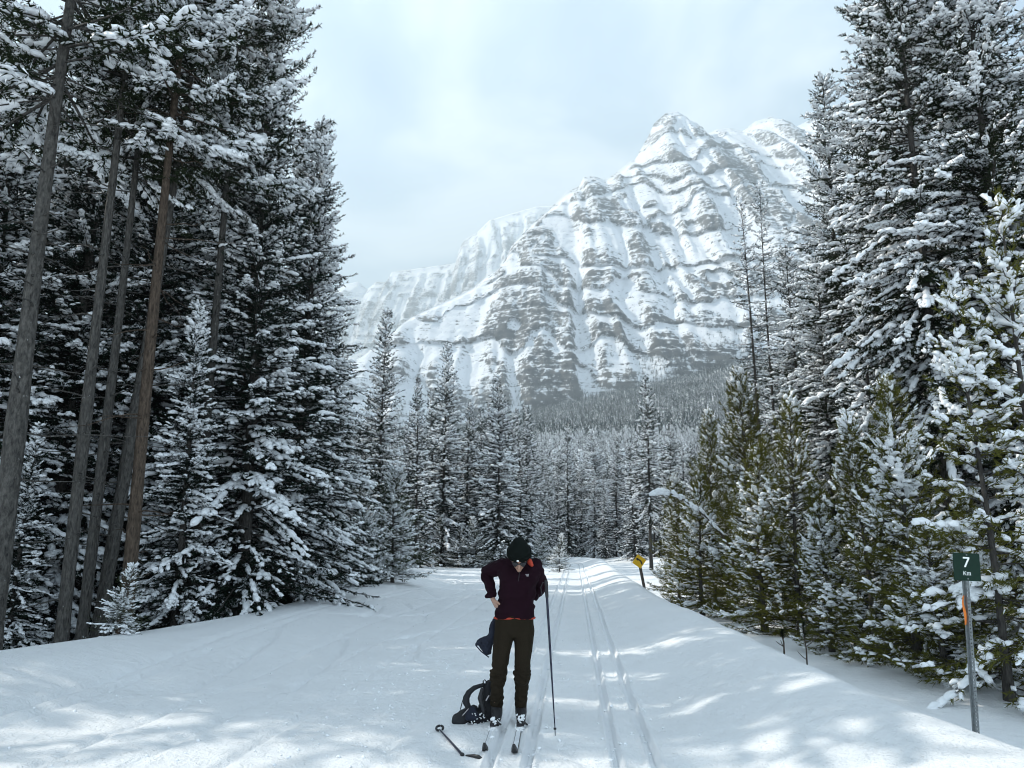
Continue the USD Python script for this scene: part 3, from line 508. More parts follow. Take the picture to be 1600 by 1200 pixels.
# tiny far trees
def far_tree(seed, H=13.0):
    r = np.random.default_rng(seed); G, W = [], []
    for k in range(42):
        f = (k + r.random()) / 42; z = 1.0 + (H - 1.2) * f; L = 2.1 * (1 - f) ** 0.8 * r.uniform(0.7, 1.2) + 0.12; a = r.uniform(0, 2 * PI); o = np.array([math.cos(a), math.sin(a), 0]); sd = np.array([-o[1], o[0], 0])
        tri = [[0, 0, z + 0.75], o * L - sd * L * 0.33 + [0, 0, z - 0.45 * L], o * L + sd * L * 0.33 + [0, 0, z - 0.45 * L]]
        (W if r.random() < 0.10 else G).append(tri)
    G.append([[-0.1, 0, H - 1.6], [0.1, 0, H - 1.6], [0, 0, H + 0.3]])
    return [(np.array(q).reshape(-1, 3), np.arange(3 * len(q)).reshape(-1, 3)) for q in (G, W)]
for k in range(3):
    G, W = far_tree(50 + k); p = '/World/tiny_spruce_' + 'abc'[k]; stage.CreateClassPrim(p)
    usdkit.mesh(stage, p + '/crown', join([G, tube([[0, 0, -1], [0, 0, 12]], [0.16, 0.03], 4)]), M_SPRUCE); usdkit.mesh(stage, p + '/crown/snow', W, M_SNOW)
tiny = ['tiny_spruce_a', 'tiny_spruce_b', 'tiny_spruce_c']
c_ = [(k * y, y) for k, y in zip(rng.uniform(-0.26, 0.42, 110000), np.sqrt(rng.uniform(465 ** 2, 1575 ** 2, 110000)))]
P = poisson(c_, 4.9); P = P[nz(P[:, 0], P[:, 1], 120, 61) + 0.6 * nz(P[:, 0], P[:, 1], 40, 62) > -0.95]
stuff('hillside_forest', 'dense dark conifer forest on the slope below the mountain', tiny, np.c_[P, ground(P[:, 0], P[:, 1])], rng.uniform(0.5, 1.3, len(P)) * (1 + 0.25 * nz(P[:, 0], P[:, 1], 60, 66)))
# scattered trees climbing the lower mountain face
sx, sy, sz = msurf; ny, nx_ = 60, sx.shape[1]
ri, ci = rng.integers(0, 70, 9000), rng.integers(0, nx_, 9000); xx, yy, zz_ = sx[ri, ci], sy[ri, ci], sz[ri, ci]
keep = (rng.random(9000) < np.exp(-ri / 24.0)) & (nz(xx, zz_, 90, 63) + 0.4 * nz(xx, zz_, 30, 64) > 0.0) & (xx > -0.3 * yy) & (xx < 0.42 * yy)
stuff('slope_trees', 'scattered small conifers climbing the foot of the mountain face', tiny, np.c_[xx, yy, zz_][keep], rng.uniform(0.45, 0.95, keep.sum()), 0.6)
print('tree triangles', TRIS, KINDS, 'far', len(P))
#OBJECTS#
# ---------------------------------------------------------------- person and gear
Y0 = 7.35; O = np.array([0.0, Y0, float(ground(0.0, Y0))])
def P(px, py, dy=0.0): return at(px, py, Y0 + dy) - O
def ball(c, r): return m3.Manifold.sphere(float(r), 20).translate([float(v) for v in c])
def hull(*cr): return m3.Manifold.batch_hull([ball(c, r) for c, r in cr])
def chain(*cr): return [hull(cr[k], cr[k + 1]) for k in range(len(cr) - 1)]
def union(parts): return m3.Manifold.batch_boolean(list(parts), m3.OpType.Add)
def to_tm(man):
    q = man.to_mesh(); return trimesh.Trimesh(np.array(q.vert_properties[:, :3], float), np.array(q.tri_verts), process=True)
def smooth(man, length, it=12, fold=None):
    t = to_tm(man.refine_to_length(length)); trimesh.smoothing.filter_taubin(t, lamb=0.5, nu=0.52, iterations=it)
    if fold:
        amp, sc, st = fold; v = np.array(t.vertices); n = np.array(t.vertex_normals)
        t.vertices = v + n * (amp * (2 * meshkit.fbm(v / np.array(sc), 3, st) - 1))[:, None]
    return t
def man_of(t): return m3.Manifold(m3.Mesh(np.asarray(t.vertices, np.float32), np.asarray(t.faces, np.uint32)))
def rx(a): return np.array([[1, 0, 0], [0, math.cos(a), -math.sin(a)], [0, math.sin(a), math.cos(a)]])
M_SKIN = plain('skin', (0.34, 0.20, 0.145), 0.55, bump=(90, 0.002))
M_SWEATER = plain('burgundy_fleece', (0.0095, 0.0017, 0.0052), 0.9, spec=0.12, bump=(160, 0.003), var=0.3)
M_TROUSER = plain('olive_brown_cloth', (0.016, 0.012, 0.007), 0.9, spec=0.12, bump=(120, 0.003), var=0.25)
M_HAT = plain('dark_green_knit', (0.004, 0.006, 0.0052), 0.95, spec=0.1, bump=(140, 0.004), var=0.3)
M_ORANGE = plain('orange_red_cloth', (0.40, 0.045, 0.022), 0.8, bump=(120, 0.002))
M_BLACK = plain('black_plastic', (0.012, 0.012, 0.014), 0.45, bump=(60, 0.001))
M_BOOT = plain('black_boot_leather', (0.012, 0.012, 0.013), 0.6, bump=(70, 0.002))
M_PACK = plain('black_pack_nylon', (0.007, 0.0075, 0.010), 0.7, bump=(45, 0.006), var=0.3)
M_NAVY = plain('navy_cloth', (0.006, 0.009, 0.021), 0.8, bump=(50, 0.005), var=0.2)
M_GREYLOGO = plain('grey_print', (0.35, 0.33, 0.34), 0.7)
M_WHITE = plain('white_ski_top', (0.72, 0.74, 0.77), 0.35, bump=(25, 0.002), var=0.08)
M_POLE = plain('dark_blue_shaft', (0.012, 0.013, 0.030), 0.35, bump=(40, 0.0005))
M_STEEL = plain('galvanised_steel', (0.17, 0.185, 0.19), 0.5, metal=0.7, bump=(35, 0.002), var=0.3)
M_GREEN = plain('green_sign_face', (0.002, 0.019, 0.011), 0.5, spec=0.2, bump=(20, 0.0005), var=0.08)
M_LETTER = plain('white_lettering', (0.80, 0.82, 0.82), 0.4, var=0.04)
M_YELLOW = plain('yellow_sign_face', (0.72, 0.42, 0.012), 0.4, var=0.05)
M_POST = plain('weathered_wood', (0.085, 0.070, 0.060), 0.9, bump=(30, 0.006), var=0.4)
M_TAPE = plain('orange_ribbon', (0.75, 0.20, 0.03), 0.6, bump=(30, 0.003))
M_STEM = plain('bare_twig', (0.05, 0.038, 0.03), 0.9, bump=(60, 0.002), var=0.3)

person = thing('person', 'person in burgundy fleece, olive trousers and dark beanie looking down beside a backpack', 'person', O)
hl, hr_ = P(789, 984, 0.03), P(819, 984, 0.03); kl, kr = P(779, 1052, -0.05), P(816, 1052, -0.05); al, ar = P(776, 1100, 0.03), P(814, 1100, 0.03)
sl, sr = P(786, 884, 0.03), P(836, 885, 0.03); el, er = P(760, 895, 0.19), P(847, 914, 0.13); wl, wr = P(769, 930, 0.02), P(836, 931, 0.21)
ch, wa, pe, nk = P(810, 904, 0.0), P(806, 943, 0.02), P(804, 970, 0.03), P(811, 880, 0.0)
hc = P(811, 870, -0.10); RH = rx(math.radians(42))
def H(x, y, z): return hc + RH @ np.array([x, y, z])
def X(p, dx=0, dy=0, dz=0): return p + np.array([dx, dy, dz])
def torso(k, add=0.0):
    return [hull((X(ch, -.065), .105 * k + add), (X(ch, .065), .105 * k + add), (X(sl, .02, 0, -.03), .065 * k + add), (X(sr, -.02, 0, -.03), .065 * k + add)),
            hull((X(ch, -.06), .105 * k + add), (X(ch, .06), .105 * k + add), (X(wa, -.055), .10 * k + add), (X(wa, .055), .10 * k + add)),
            hull((X(wa, -.055), .10 * k + add), (X(wa, .055), .10 * k + add), (X(pe, -.07, 0, .05), .10 * k + add), (X(pe, .07, 0, .05), .10 * k + add)),
            hull((X(sl, .03, 0, -.01), .06 * k + add), (X(sr, -.03, 0, -.01), .06 * k + add), (X(nk, 0, 0, .01), .062 * k + add))]
def hand(w, d, side, n, curl):
    """A relaxed hand: wrist, direction, side (towards the thumb), palm normal."""
    d, side, n = unit(np.array(d, float)), unit(np.array(side, float)), unit(np.array(n, float)); parts = []
    pm = [(w, .022), (w + d * .035 + side * .022, .015), (w + d * .035 - side * .024, .014), (w + d * .082 + side * .030, .012), (w + d * .076 - side * .030, .011)]
    parts.append(hull(*pm))
    for k, (off, ln) in enumerate(((.030, .072), (.010, .080), (-.010, .074), (-.029, .058))):
        b = w + d * (.083 - .003 * abs(k - 1)) + side * off; a1, a2, a3 = curl * .5, curl * 1.1, curl * 1.6
        f = lambda a: d * math.cos(a) + n * math.sin(a)
        p1 = b + f(a1) * ln * .45; p2 = p1 + f(a2) * ln * .32; p3 = p2 + f(a3) * ln * .23
        parts += chain((b - d * .02, .0098), (p1, .0090), (p2, .0082), (p3, .0072))
    t0 = w + d * .022 + side * .020; t1 = t0 + unit(side * .8 + d * .6 + n * .25) * .040; t2 = t1 + unit(side * .35 + d + n * .35) * .030
    parts += chain((t0, .014), (t1, .0105), (t2, .0085))
    return smooth(union(parts), .0035, 6)
legs = lambda k: chain((hl, .092 * k), (kl, .064 * k), (al, .050 * k)) + chain((hr_, .092 * k), (kr, .064 * k), (ar, .050 * k)) + [hull((X(pe, -.07, 0, .03), .10 * k), (X(pe, .07, 0, .03), .10 * k), (hl, .09 * k), (hr_, .09 * k))]
feet = [f_ for a in (al, ar) for f_ in (hull((X(a, 0, .02, .0), .036), (X(a, 0, .03, -.11), .028)), hull((X(a, 0, .03, -.115), .026), (X(a, 0, -.13, -.135), .018)))]
head = [hull((H(0, .02, .03), .085), (H(0, -.01, .045), .082), (H(0, .03, .06), .080)), hull((H(0, -.035, -.02), .060), (H(0, -.055, -.075), .034), (H(0, .02, 0), .075), (H(0, -.03, -.06), .052)),
        hull((H(0, -.100, .005), .009), (H(0, -.118, -.028), .011), (H(0, -.095, -.035), .014)), hull((H(-.014, -.096, -.058), .007), (H(.014, -.096, -.058), .007)),
        hull((H(0, -.085, -.085), .018), (H(0, -.07, -.09), .024)), hull((H(-.03, -.088, .022), .012), (H(.03, -.088, .022), .012))]
head += [hull((H(s * .082, .012, .0), .012), (H(s * .088, .02, .022), .012), (H(s * .082, .012, -.02), .009)) for s in (-1, 1)]
core = smooth(union(torso(0.86) + chain((sl, .050), (el, .042), (wl, .027)) + chain((sr, .050), (er, .042), (wr, .027)) + legs(0.82) + feet + [hull((nk, .052), (X(hc, 0, .03, -.05), .055))] + head), .013, 8)
hand_l = hand(wl + [0.006, -.005, -.03], P(777, 947, 0.0) - wl, [0.3, -0.9, 0.2], [0.7, 0.35, 0.1], 0.55)
hand_r = hand(wr + [-0.01, .0, -.005], P(812, 934, 0.20) - wr, [0, .2, 1], [0, -1, 0.2], 0.5)
body = to_tm(man_of(core) + man_of(hand_l) + man_of(hand_r))
obj('body', body, M_SKIN, person, 60)
sw = torso(1.06, 0.008) + chain((sl, .071), (el, .060), (X(wl, 0, 0, .005), .043)) + chain((sr, .071), (er, .060), (wr, .046)) + [hull((X(pe, -.085, 0, .045), .088), (X(pe, .085, 0, .045), .088), (X(wa, -.07, 0, 0), .10), (X(wa, .07, 0, 0), .10)), hull((nk, .066), (X(nk, 0, -.02, .05), .060)), hull((X(wl, -.005, 0, .01), .044), (X(wl, -.05, .01, -.01), .022))]
cut = m3.Manifold.cube([2, 2, 1]).translate([-1, -1, float(pe[2] - 1.0 + .028)])
obj('sweater', smooth(union(sw) - cut, .013, 12, (.020, (.10, .10, .06), 5)), M_SWEATER, person, 60)
ringv = []
for k in range(25):
    a = 2 * PI * k / 24; ringv.append(pe + np.array([math.cos(a) * .186, math.sin(a) * .112, .028 + .002 * math.sin(3 * a)]))
us = person_part = obj('undershirt', join([tube(ringv, .009, 8), tm(smooth(hull((P(828, 876, -.06), .018), (P(831, 883, -.055), .016), (P(826, 880, -.02), .024)), .01, 4))]), M_ORANGE, person, 60)
kn = [hull((X(k_, -.012, -.01, .0 - .02 * j), .066 - .003 * j), (X(k_, .012, -.01, -.004 - .02 * j), .067 - .003 * j)) for k_ in (kl, kr) for j in (0, 2)]
tr = smooth(union(legs(1.06) + kn + [hull((X(a, 0, 0, .01), .056), (X(a, 0, 0, .05), .058)) for a in (al, ar)]), .012, 9)
v = np.array(tr.vertices); n_ = np.array(tr.vertex_normals); kz = (kl[2] + kr[2]) / 2
w_ = np.exp(-((v[:, 2] - kz + .03) / .10) ** 2) + 0.8 * np.exp(-((v[:, 2] - al[2] - .04) / .05) ** 2)
amp = 0.0075 * w_ * np.sin(v[:, 2] * 105 + 4 * np.sin(v[:, 0] * 24 + v[:, 1] * 18)) + 0.014 * w_ * (2 * meshkit.fbm(v / [.06, .06, .035], 3, 19) - 1) + 0.012 * (2 * meshkit.fbm(v / [.08, .08, .16], 3, 9) - 1)
tr.vertices = v + n_ * amp[:, None]
obj('trousers', tr, M_TROUSER, person, 60)
hat = [hull((H(0, .015, .052), .103), (H(0, .0, .062), .102), (H(0, .03, .115), .072), (H(0, .035, .150), .030))]
hatm = man_of(smooth(union(hat), .011, 6)) - m3.Manifold.cube([.5, .5, .3]).translate([-.25, -.25, -.300 + .030]).transform(np.c_[RH, hc].astype(np.float64))
hatt = obj('beanie', to_tm(hatm), M_HAT, person, 60)
rim = [H(math.cos(a) * .103, .012 + math.sin(a) * .108, .034) for a in np.linspace(0, 2 * PI, 33)]
rim2 = [H(math.cos(a) * .104, .012 + math.sin(a) * .109, .055) for a in np.linspace(0, 2 * PI, 33)]
obj('cuff', join([tube(rim, .013, 8), tube(rim2, .012, 8)]), M_HAT, hatt, 60)
bd = trimesh.creation.box((.020, .004, .016)); bd.apply_transform(np.r_[np.c_[RH, H(-.012, -.110, .052)], [[0, 0, 0, 1]]]); obj('badge', bd, M_LETTER, hatt, False)
gl = []
for s in (-1, 1):
    lens = hull((H(s * .020, -.106, .012), .013), (H(s * .050, -.098, .012), .013), (H(s * .036, -.104, -.008), .014)); gl.append(tm(to_tm(lens)))
    gl.append(tube([H(s * .06, -.092, .014), H(s * .083, -.04, .014), H(s * .088, .02, .012)], .004, 6))
gl.append(tube([H(-.02, -.112, .012), H(.02, -.112, .012)], .004, 6))
obj('sunglasses', join(gl), M_BLACK, person, 40)
lg = []
for dx, dz, w1, h1, r_ in ((-.008, .004, .020, .006, .5), (.006, .007, .014, .006, -.6), (-.002, -.006, .012, .005, .2), (.010, -.004, .010, .005, .9)):
    b_ = trimesh.creation.box((w1, .004, h1)); b_.apply_transform(trimesh.transformations.rotation_matrix(r_, [0, 1, 0])); b_.apply_translation(P(824, 899, -.128) + [dx, 0, dz]); lg.append(tm(b_))
obj('zip', tube([P(812, 893, -.115), P(811, 900, -.128), P(810, 908, -.131)], .0035, 6), M_BLACK, person, 60)
obj('chest_emblem', join(lg), M_GREYLOGO, person, False)
obj('drawcord', tube([P(833, 936, .10), P(838, 939, .09), P(841, 935, .09), P(842, 929, .10)], .0035, 6), M_BLACK, person, 60)
for a in (al, ar):
    bt = smooth(union([hull((X(a, 0, .01, .08), .058), (X(a, 0, .02, -.09), .050)), hull((X(a, 0, .025, -.115), .044), (X(a, 0, -.025, -.06), .046), (X(a, 0, -.145, -.13), .034))]), .012, 6, (.004, (.05, .05, .05), 3))
    bo = obj('boot', bt, M_BOOT, person, 60)
    rb = np.random.default_rng(int(abs(a[0]) * 1e4)); n8 = 16
    c8 = a + np.c_[rb.uniform(-.035, .035, n8), rb.uniform(-.19, -.06, n8), rb.uniform(-.075, -.05, n8)]; c8[:, 2] -= np.clip(-(c8[:, 1] - a[1]) - .06, 0, 1) * .42
    obj('caked_snow', pillows(rb, c8, rb.standard_normal((n8, 3)) * [1, 1, .3], rb.uniform(.025, .06, n8), rb.uniform(.02, .045, n8), rb.uniform(.015, .03, n8)), M_SNOW, bo, True)
    obj('lace', join([tube([X(a, -.03, -.058 - .006 * q, -.02 - .02 * q), X(a, .0, -.072 - .008 * q, -.028 - .02 * q), X(a, .03, -.058 - .006 * q, -.02 - .02 * q)], .003, 5) for q in range(3)]), M_BLACK, bo, 60)

def gpt(px, py, z=0.0):
    """The point at height z that the photograph shows at the pixel."""
    d = at(px, py, 1.0) - [0, 0, EYE]; return d * ((z - EYE) / d[2]) + [0, 0, EYE]
def ski(foot, tip, label):
    a, b = gpt(*foot, 0.02), gpt(*tip, 0.05); d = unit(b - a); d[2] = 0; d = unit(d); sd = np.array([-d[1], d[0], 0]); Lf = np.linalg.norm((b - a)[:2])
    t = thing('ski', label, 'ski', (a[0], a[1], 0)); g0 = 0.012
    def strip(s0, s1, w, z0, z1, n):
        V = []; s = np.linspace(s0, s1, n)
        for q in s:
            f = max(0, (q - (Lf - .14)) / .14); lift = .060 * f ** 2 + .012 * max(0, 1 - abs(q + .05) / .5); ww = w * (1 - .55 * f ** 3) * (0.9 + .1 * abs(q))
            for sx_, zz in ((-1, z0), (1, z0), (1, z1), (-1, z1)): V.append(d * q + sd * sx_ * ww / 2 + [0, 0, g0 + lift + zz])
        F = []
        for k in range(n - 1):
            for j in range(4):
                e, f2 = k * 4 + j, k * 4 + (j + 1) % 4; F += [(e, f2, f2 + 4), (e, f2 + 4, e + 4)]
        F += [(0, 2, 1), (0, 3, 2)]; e = (n - 1) * 4; F += [(e, e + 1, e + 2), (e, e + 2, e + 3)]
        return np.array(V), np.array(F)
    obj('base', strip(-.85, Lf - .05, .050, 0, .014, 30), M_BLACK, t, 30)
    obj('top_sheet', strip(-.84, Lf - .055, .040, .0143, .018, 30), M_WHITE, t, 30)
    obj('tip', strip(Lf - .055, Lf + .012, .055, -.004, .024, 8), M_BLACK, t, 30)
    bd_ = trimesh.creation.box((.05, .10, .025)); bd_.apply_translation([0, 0, 0]); R_ = np.eye(4); R_[:3, 0], R_[:3, 1] = sd, d; bd_.apply_transform(R_); bd_.apply_translation(d * .03 + [0, 0, g0 + .040])
    br_ = tube([d * .05 + sd * .02 + [0, 0, .07], d * .085 + sd * .045 + [0, 0, .075], d * .10 + sd * .075 + [0, 0, .06]], [.014, .012, .006], 6)
    obj('binding', join([tm(bd_), br_]), M_BLACK, t, 30)
    rb = np.random.default_rng(int(tip[0])); n8 = 26; q = rb.uniform(-.05, .22, n8)
    obj('loose_snow', pillows(rb, d * q[:, None] + sd * rb.uniform(-.03, .03, (n8, 1)) + [0, 0, .03], rb.standard_normal((n8, 3)) * [1, 1, .2], rb.uniform(.03, .07, n8), rb.uniform(.02, .05, n8), rb.uniform(.012, .03, n8)), M_SNOW, t, True)
ski((771, 1136), (757, 1172), 'narrow white ski with black tip under the boot next to the backpack')
ski((812, 1136), (803, 1174), 'narrow white ski with black tip under the boot nearer the upright pole')

# upright pole
a, b = gpt(868, 1153, 0.0), at(853, 906, 7.15); t = thing('ski_pole', 'dark blue ski pole standing upright against the arm of the person', 'ski pole', a); L = b - a
obj('shaft', tube([L * .06, L * .2, L * .6, L * .90], [.0045, .0065, .0105, .012], 10), M_POLE, t, 50)
obj('grip', tube([L * .88, L * .90, L * .96, L * .985, L], [.014, .016, .015, .018, .012], 10), M_BLACK, t, 50)
obj('tip', tube([L * -.01, L * .06], [.003, .005], 8), M_STEEL, t, 50)
bk = trimesh.creation.cylinder(.012, .014); bk.apply_translation(L * .055); obj('basket', bk, M_BLACK, t, 30)
obj('strap', tube([L * .975, L * .975 + [-.03, -.01, .01], L * .95 + [-.05, 0, 0], L * .90 + [-.045, .01, 0]], .005, 6), M_BLACK, t, 50)
# pole lying in the snow
a, b, c = gpt(687, 1140, .03), gpt(722, 1179, .03), gpt(729, 1181, .025); e_ = gpt(755, 1188, .02)
t = thing('ski_pole', 'second ski pole lying half sunk in the snow in front of the backpack', 'ski pole', a); L = b - a
obj('shaft', tube([L * 0, L * .5, L], [.006, .009, .0105], 10), M_POLE, t, 50)
ring = [np.array([math.cos(q) * .030, math.sin(q) * .036, .012 + .012 * math.sin(q)]) for q in np.linspace(-0.6, PI * 1.45, 22)]
obj('basket', tube(ring, .010, 8), M_BLACK, t, 50)
obj('grip_cap', smooth(hull((L, .016), (L * 1.02 + [0, 0, .003], .014)), .008, 2), M_BLACK, t, 50)
obj('strap', smooth(union(chain((c - a, .009), ((c * .6 + e_ * .4) - a + [0, 0, .012], .013), ((c * .3 + e_ * .7) - a + [0, 0, .014], .016), (e_ - a, .011))), .008, 3), M_BLACK, t, 50)

# backpack
a = gpt(744, 1133, 0.0); t = thing('backpack', 'black backpack slumped on the snow against the leg of the person', 'backpack', a); YB = a[1] + .05
def Q(cx, cy, dy=0.0): return at(670 + cx * .1333, 1040 + cy * .1333, YB + dy) - a
obj('main_compartment', smooth(union([hull((Q(700, 215, .02), .035), (Q(690, 330, .03), .055), (Q(760, 420, .06), .07), (Q(720, 560, .05), .085), (Q(640, 600, .03), .07)), hull((Q(640, 600, .03), .07), (Q(520, 600, .04), .07), (Q(560, 640, -.02), .05))]), .013, 6, (.016, (.06, .06, .06), 21)), M_PACK, t, 60)
obj('lid', smooth(union([hull((Q(430, 580, .03), .055), (Q(330, 620, .03), .04), (Q(310, 650, -.02), .03), (Q(420, 640, 0), .045)), hull((Q(430, 560, .03), .045), (Q(520, 530, .03), .05))]), .012, 6, (.014, (.05, .05, .05), 22)), M_PACK, t, 60)
obj('pocket', smooth(hull((Q(500, 520, -.04), .035), (Q(540, 600, -.06), .04), (Q(470, 600, -.06), .035)), .012, 4, (.008, (.05, .05, .05), 23)), M_NAVY, t, 60)
lp = [Q(*p) for p in ((640, 225, 0), (590, 240, -.01), (530, 262, -.02), (470, 315, -.03), (440, 380, -.04), (440, 440, -.04), (465, 490, -.04), (510, 530, -.03))]
obj('shoulder_strap', smooth(union(chain(*[(p, r) for p, r in zip(lp, (.018, .020, .022, .026, .030, .030, .028, .026))])), .01, 4, (.004, (.04, .04, .04), 24)), M_PACK, t, 60)
obj('shoulder_strap', smooth(union(chain((Q(625, 280, -.07), .018), (Q(600, 380, -.08), .022), (Q(625, 470, -.08), .020), (Q(650, 540, -.08), .016))), .01, 3), M_BLACK, t, 60)
obj('haul_loop', tube([Q(640, 215, 0), Q(638, 180, 0), Q(655, 165, 0), Q(672, 185, 0), Q(668, 215, 0)], .006, 6), M_BLACK, t, 60)
obj('compression_strap', tube([Q(400, 400, -.02), Q(385, 455, -.03), Q(370, 515, -.03)], .005, 6), M_BLACK, t, 60)
obj('hip_belt', smooth(union(chain((Q(590, 690, -.05), .018), (Q(520, 715, -.06), .022), (Q(470, 735, -.06), .016), (Q(410, 765, -.06), .010))), .009, 3), M_BLACK, t, 60)
obj('zip', tube([Q(705, 350, -.10), Q(670, 410, -.10)], .006, 6), M_GREYLOGO, t, 60)
obj('webbing', tube([Q(465, 505, -.085), Q(395, 585, -.08)], .004, 6), M_GREYLOGO, t, 60)
rb = np.random.default_rng(5); n8 = 34; cc = np.array([Q(rb.uniform(440, 690), rb.uniform(560, 690), -.11 + rb.uniform(0, .04)) for _ in range(n8)])
tag(obj('snow_crumbs', pillows(rb, cc, rb.standard_normal((n8, 3)), rb.uniform(.008, .022, n8), rb.uniform(.008, .02, n8), rb.uniform(.006, .015, n8)), M_SNOW, t, True), kind='stuff')
# cloth bag at the hip
bag = smooth(union([hull((P(772, 968, .14), .018), (P(769, 985, .14), .030), (P(767, 1000, .13), .034)), hull((P(768, 994, .13), .030), (P(749, 1004, .10), .026), (P(762, 1018, .10), .030), (P(765, 1006, .12), .036)), hull((P(750, 1004, .09), .025), (P(745, 1006, .09), .016))]), .010, 6, (.014, (.04, .04, .06), 31))
t = thing('cloth_bag', 'navy cloth bag hanging behind the hip of the person', 'bag', O)
obj('pouch', bag, M_NAVY, t, 60)
obj('hem', tube([P(743, 1008, .07), P(752, 1018, .06), P(764, 1027, .07)], .006, 6), M_NAVY, t, 60)

# ---------------------------------------------------------------- distance sign
base, top = at(1526, 1156, 7.05), at(1506, 866, 7.05); ax_ = unit(top - base); Lp = np.linalg.norm(top - base); fx = unit(np.array([1, 0.06, 0]) - ax_ * np.dot([1, 0.06, 0], ax_)); fy = np.cross(ax_, fx)
FR = np.eye(4); FR[:3, 0], FR[:3, 1], FR[:3, 2] = fx, fy, ax_
def inframe(mesh): mesh = mesh.copy(); mesh.apply_transform(FR); return mesh
t = thing('distance_sign', 'green 7 Km sign plate on a perforated galvanised steel post', 'sign', base)
cs = m3.CrossSection([[(-.032, .0), (-.018, .0), (-.011, -.022), (.011, -.022), (.018, .0), (.032, .0), (.032, .004), (.0155, .004), (.0085, -.018), (-.0085, -.018), (-.0155, .004), (-.032, .004)]])
post = m3.Manifold.extrude(cs, Lp + .35).translate([0, 0, -.4])
hol = [m3.Manifold.cylinder(.03, .0066, .0066, 10).rotate([90, 0, 0]).translate([0, 0.0, .03 + .0305 * k]) for k in range(int((Lp - .3) / .0305))]
obj('post', inframe(to_tm(post - m3.Manifold.batch_boolean(hol, m3.OpType.Add))), M_STEEL, t, 30)
import shapely, shapely.affinity
W_, H_ = .246, .240
plate = trimesh.creation.extrude_polygon(shapely.box(-W_ / 2 + .012, -H_ / 2 + .012, W_ / 2 - .012, H_ / 2 - .012).buffer(.012), .004, engine='earcut')
up_ = trimesh.transformations.rotation_matrix(PI / 2, [1, 0, 0]); 
def onplate(mesh, x, z, y): mesh = mesh.copy(); mesh.apply_transform(up_); mesh.apply_translation([x, y, z]); return inframe(mesh)
zc_ = Lp - H_ / 2 + .01
obj('plate', onplate(plate, 0, zc_, -.026), M_GREEN, t, 30)
for txt, hh, zz in (('7', .084, .012), ('Km', .036, -.060)):
    q = meshkit.text_mesh(txt, hh, .0015, bold=(txt == '7')); q.apply_translation([-(q.bounds[0, 0] + q.bounds[1, 0]) / 2, 0, 0]); obj('numeral' if txt == '7' else 'unit', onplate(q, -.002, zc_ + zz - .012, -.0303), M_LETTER, t, False)
for zz in (.105, -.102):
    q = trimesh.creation.cylinder(.0065, .004, sections=14); obj('bolt', onplate(q, .002, zc_ + zz, -.033), M_STEEL, t, 30)
# ribbon
rz_ = np.linspace(0, 1, 14); rp = base + ax_ * (Lp - .36)
rv = []
for q in rz_:
    c = -fx * (.036 + .004 * math.sin(q * 5)) - ax_ * q * .25 + fy * (-.010 + .006 * math.sin(q * 7)); w = fx * .017 * (0.75 + .35 * math.sin(q * 3)) + fy * .010
    for s_ in (-1, 1): rv.append(c + w * s_ - fy * .0008)
    for s_ in (1, -1): rv.append(c + w * s_ + fy * .0008)
rf = []
for k in range(13):
    for j in range(4): e, f2 = k * 4 + j, k * 4 + (j + 1) % 4; rf += [(e, f2, f2 + 4), (e, f2 + 4, e + 4)]
tag(obj('flagging_ribbon', (np.array(rv) + rp, np.array(rf)), M_TAPE, smooth=40), 'orange flagging ribbon tied to the left side of the green sign post', 'ribbon')

# ---------------------------------------------------------------- curve sign
ys = 25.0; base = at(1007, 922, ys); base[2] = float(ground(base[0], ys)); top = at(996.5, 866, ys - .1); ax_ = unit(top - base); Lp = np.linalg.norm(top - base); fx = unit(np.array([1, 0, 0]) - ax_ * ax_[0]); fy = np.cross(ax_, fx)
FR = np.eye(4); FR[:3, 0], FR[:3, 1], FR[:3, 2] = fx, fy, ax_
t = thing('curve_sign', 'yellow diamond sign with a black left curve arrow on a leaning wooden post', 'sign', base)
pb = trimesh.creation.box((.085, .06, Lp - .05 + .4)); pb.apply_translation([0, .03, (Lp - .05 - .4) / 2]); obj('post', inframe(pb), M_POST, t, False)
dia = shapely.affinity.rotate(shapely.box(-.148, -.148, .148, .148).buffer(.014), 45); zc_ = Lp - .225
obj('plate', onplate(trimesh.creation.extrude_polygon(dia, .004, engine='earcut'), 0, zc_, -.002), M_YELLOW, t, 30)
arc = [(.062, -.115), (.060, -.06), (.045, -.005), (.012, .040), (-.028, .068)]
arrow = shapely.LineString(arc).buffer(.021, cap_style='flat').union(shapely.Polygon([(-.095, .105), (-.002, .118), (-.052, .022)]))
obj('arrow', onplate(trimesh.creation.extrude_polygon(arrow, .002, engine='earcut'), 0.005, zc_, -.0075), M_BLACK, t, False)

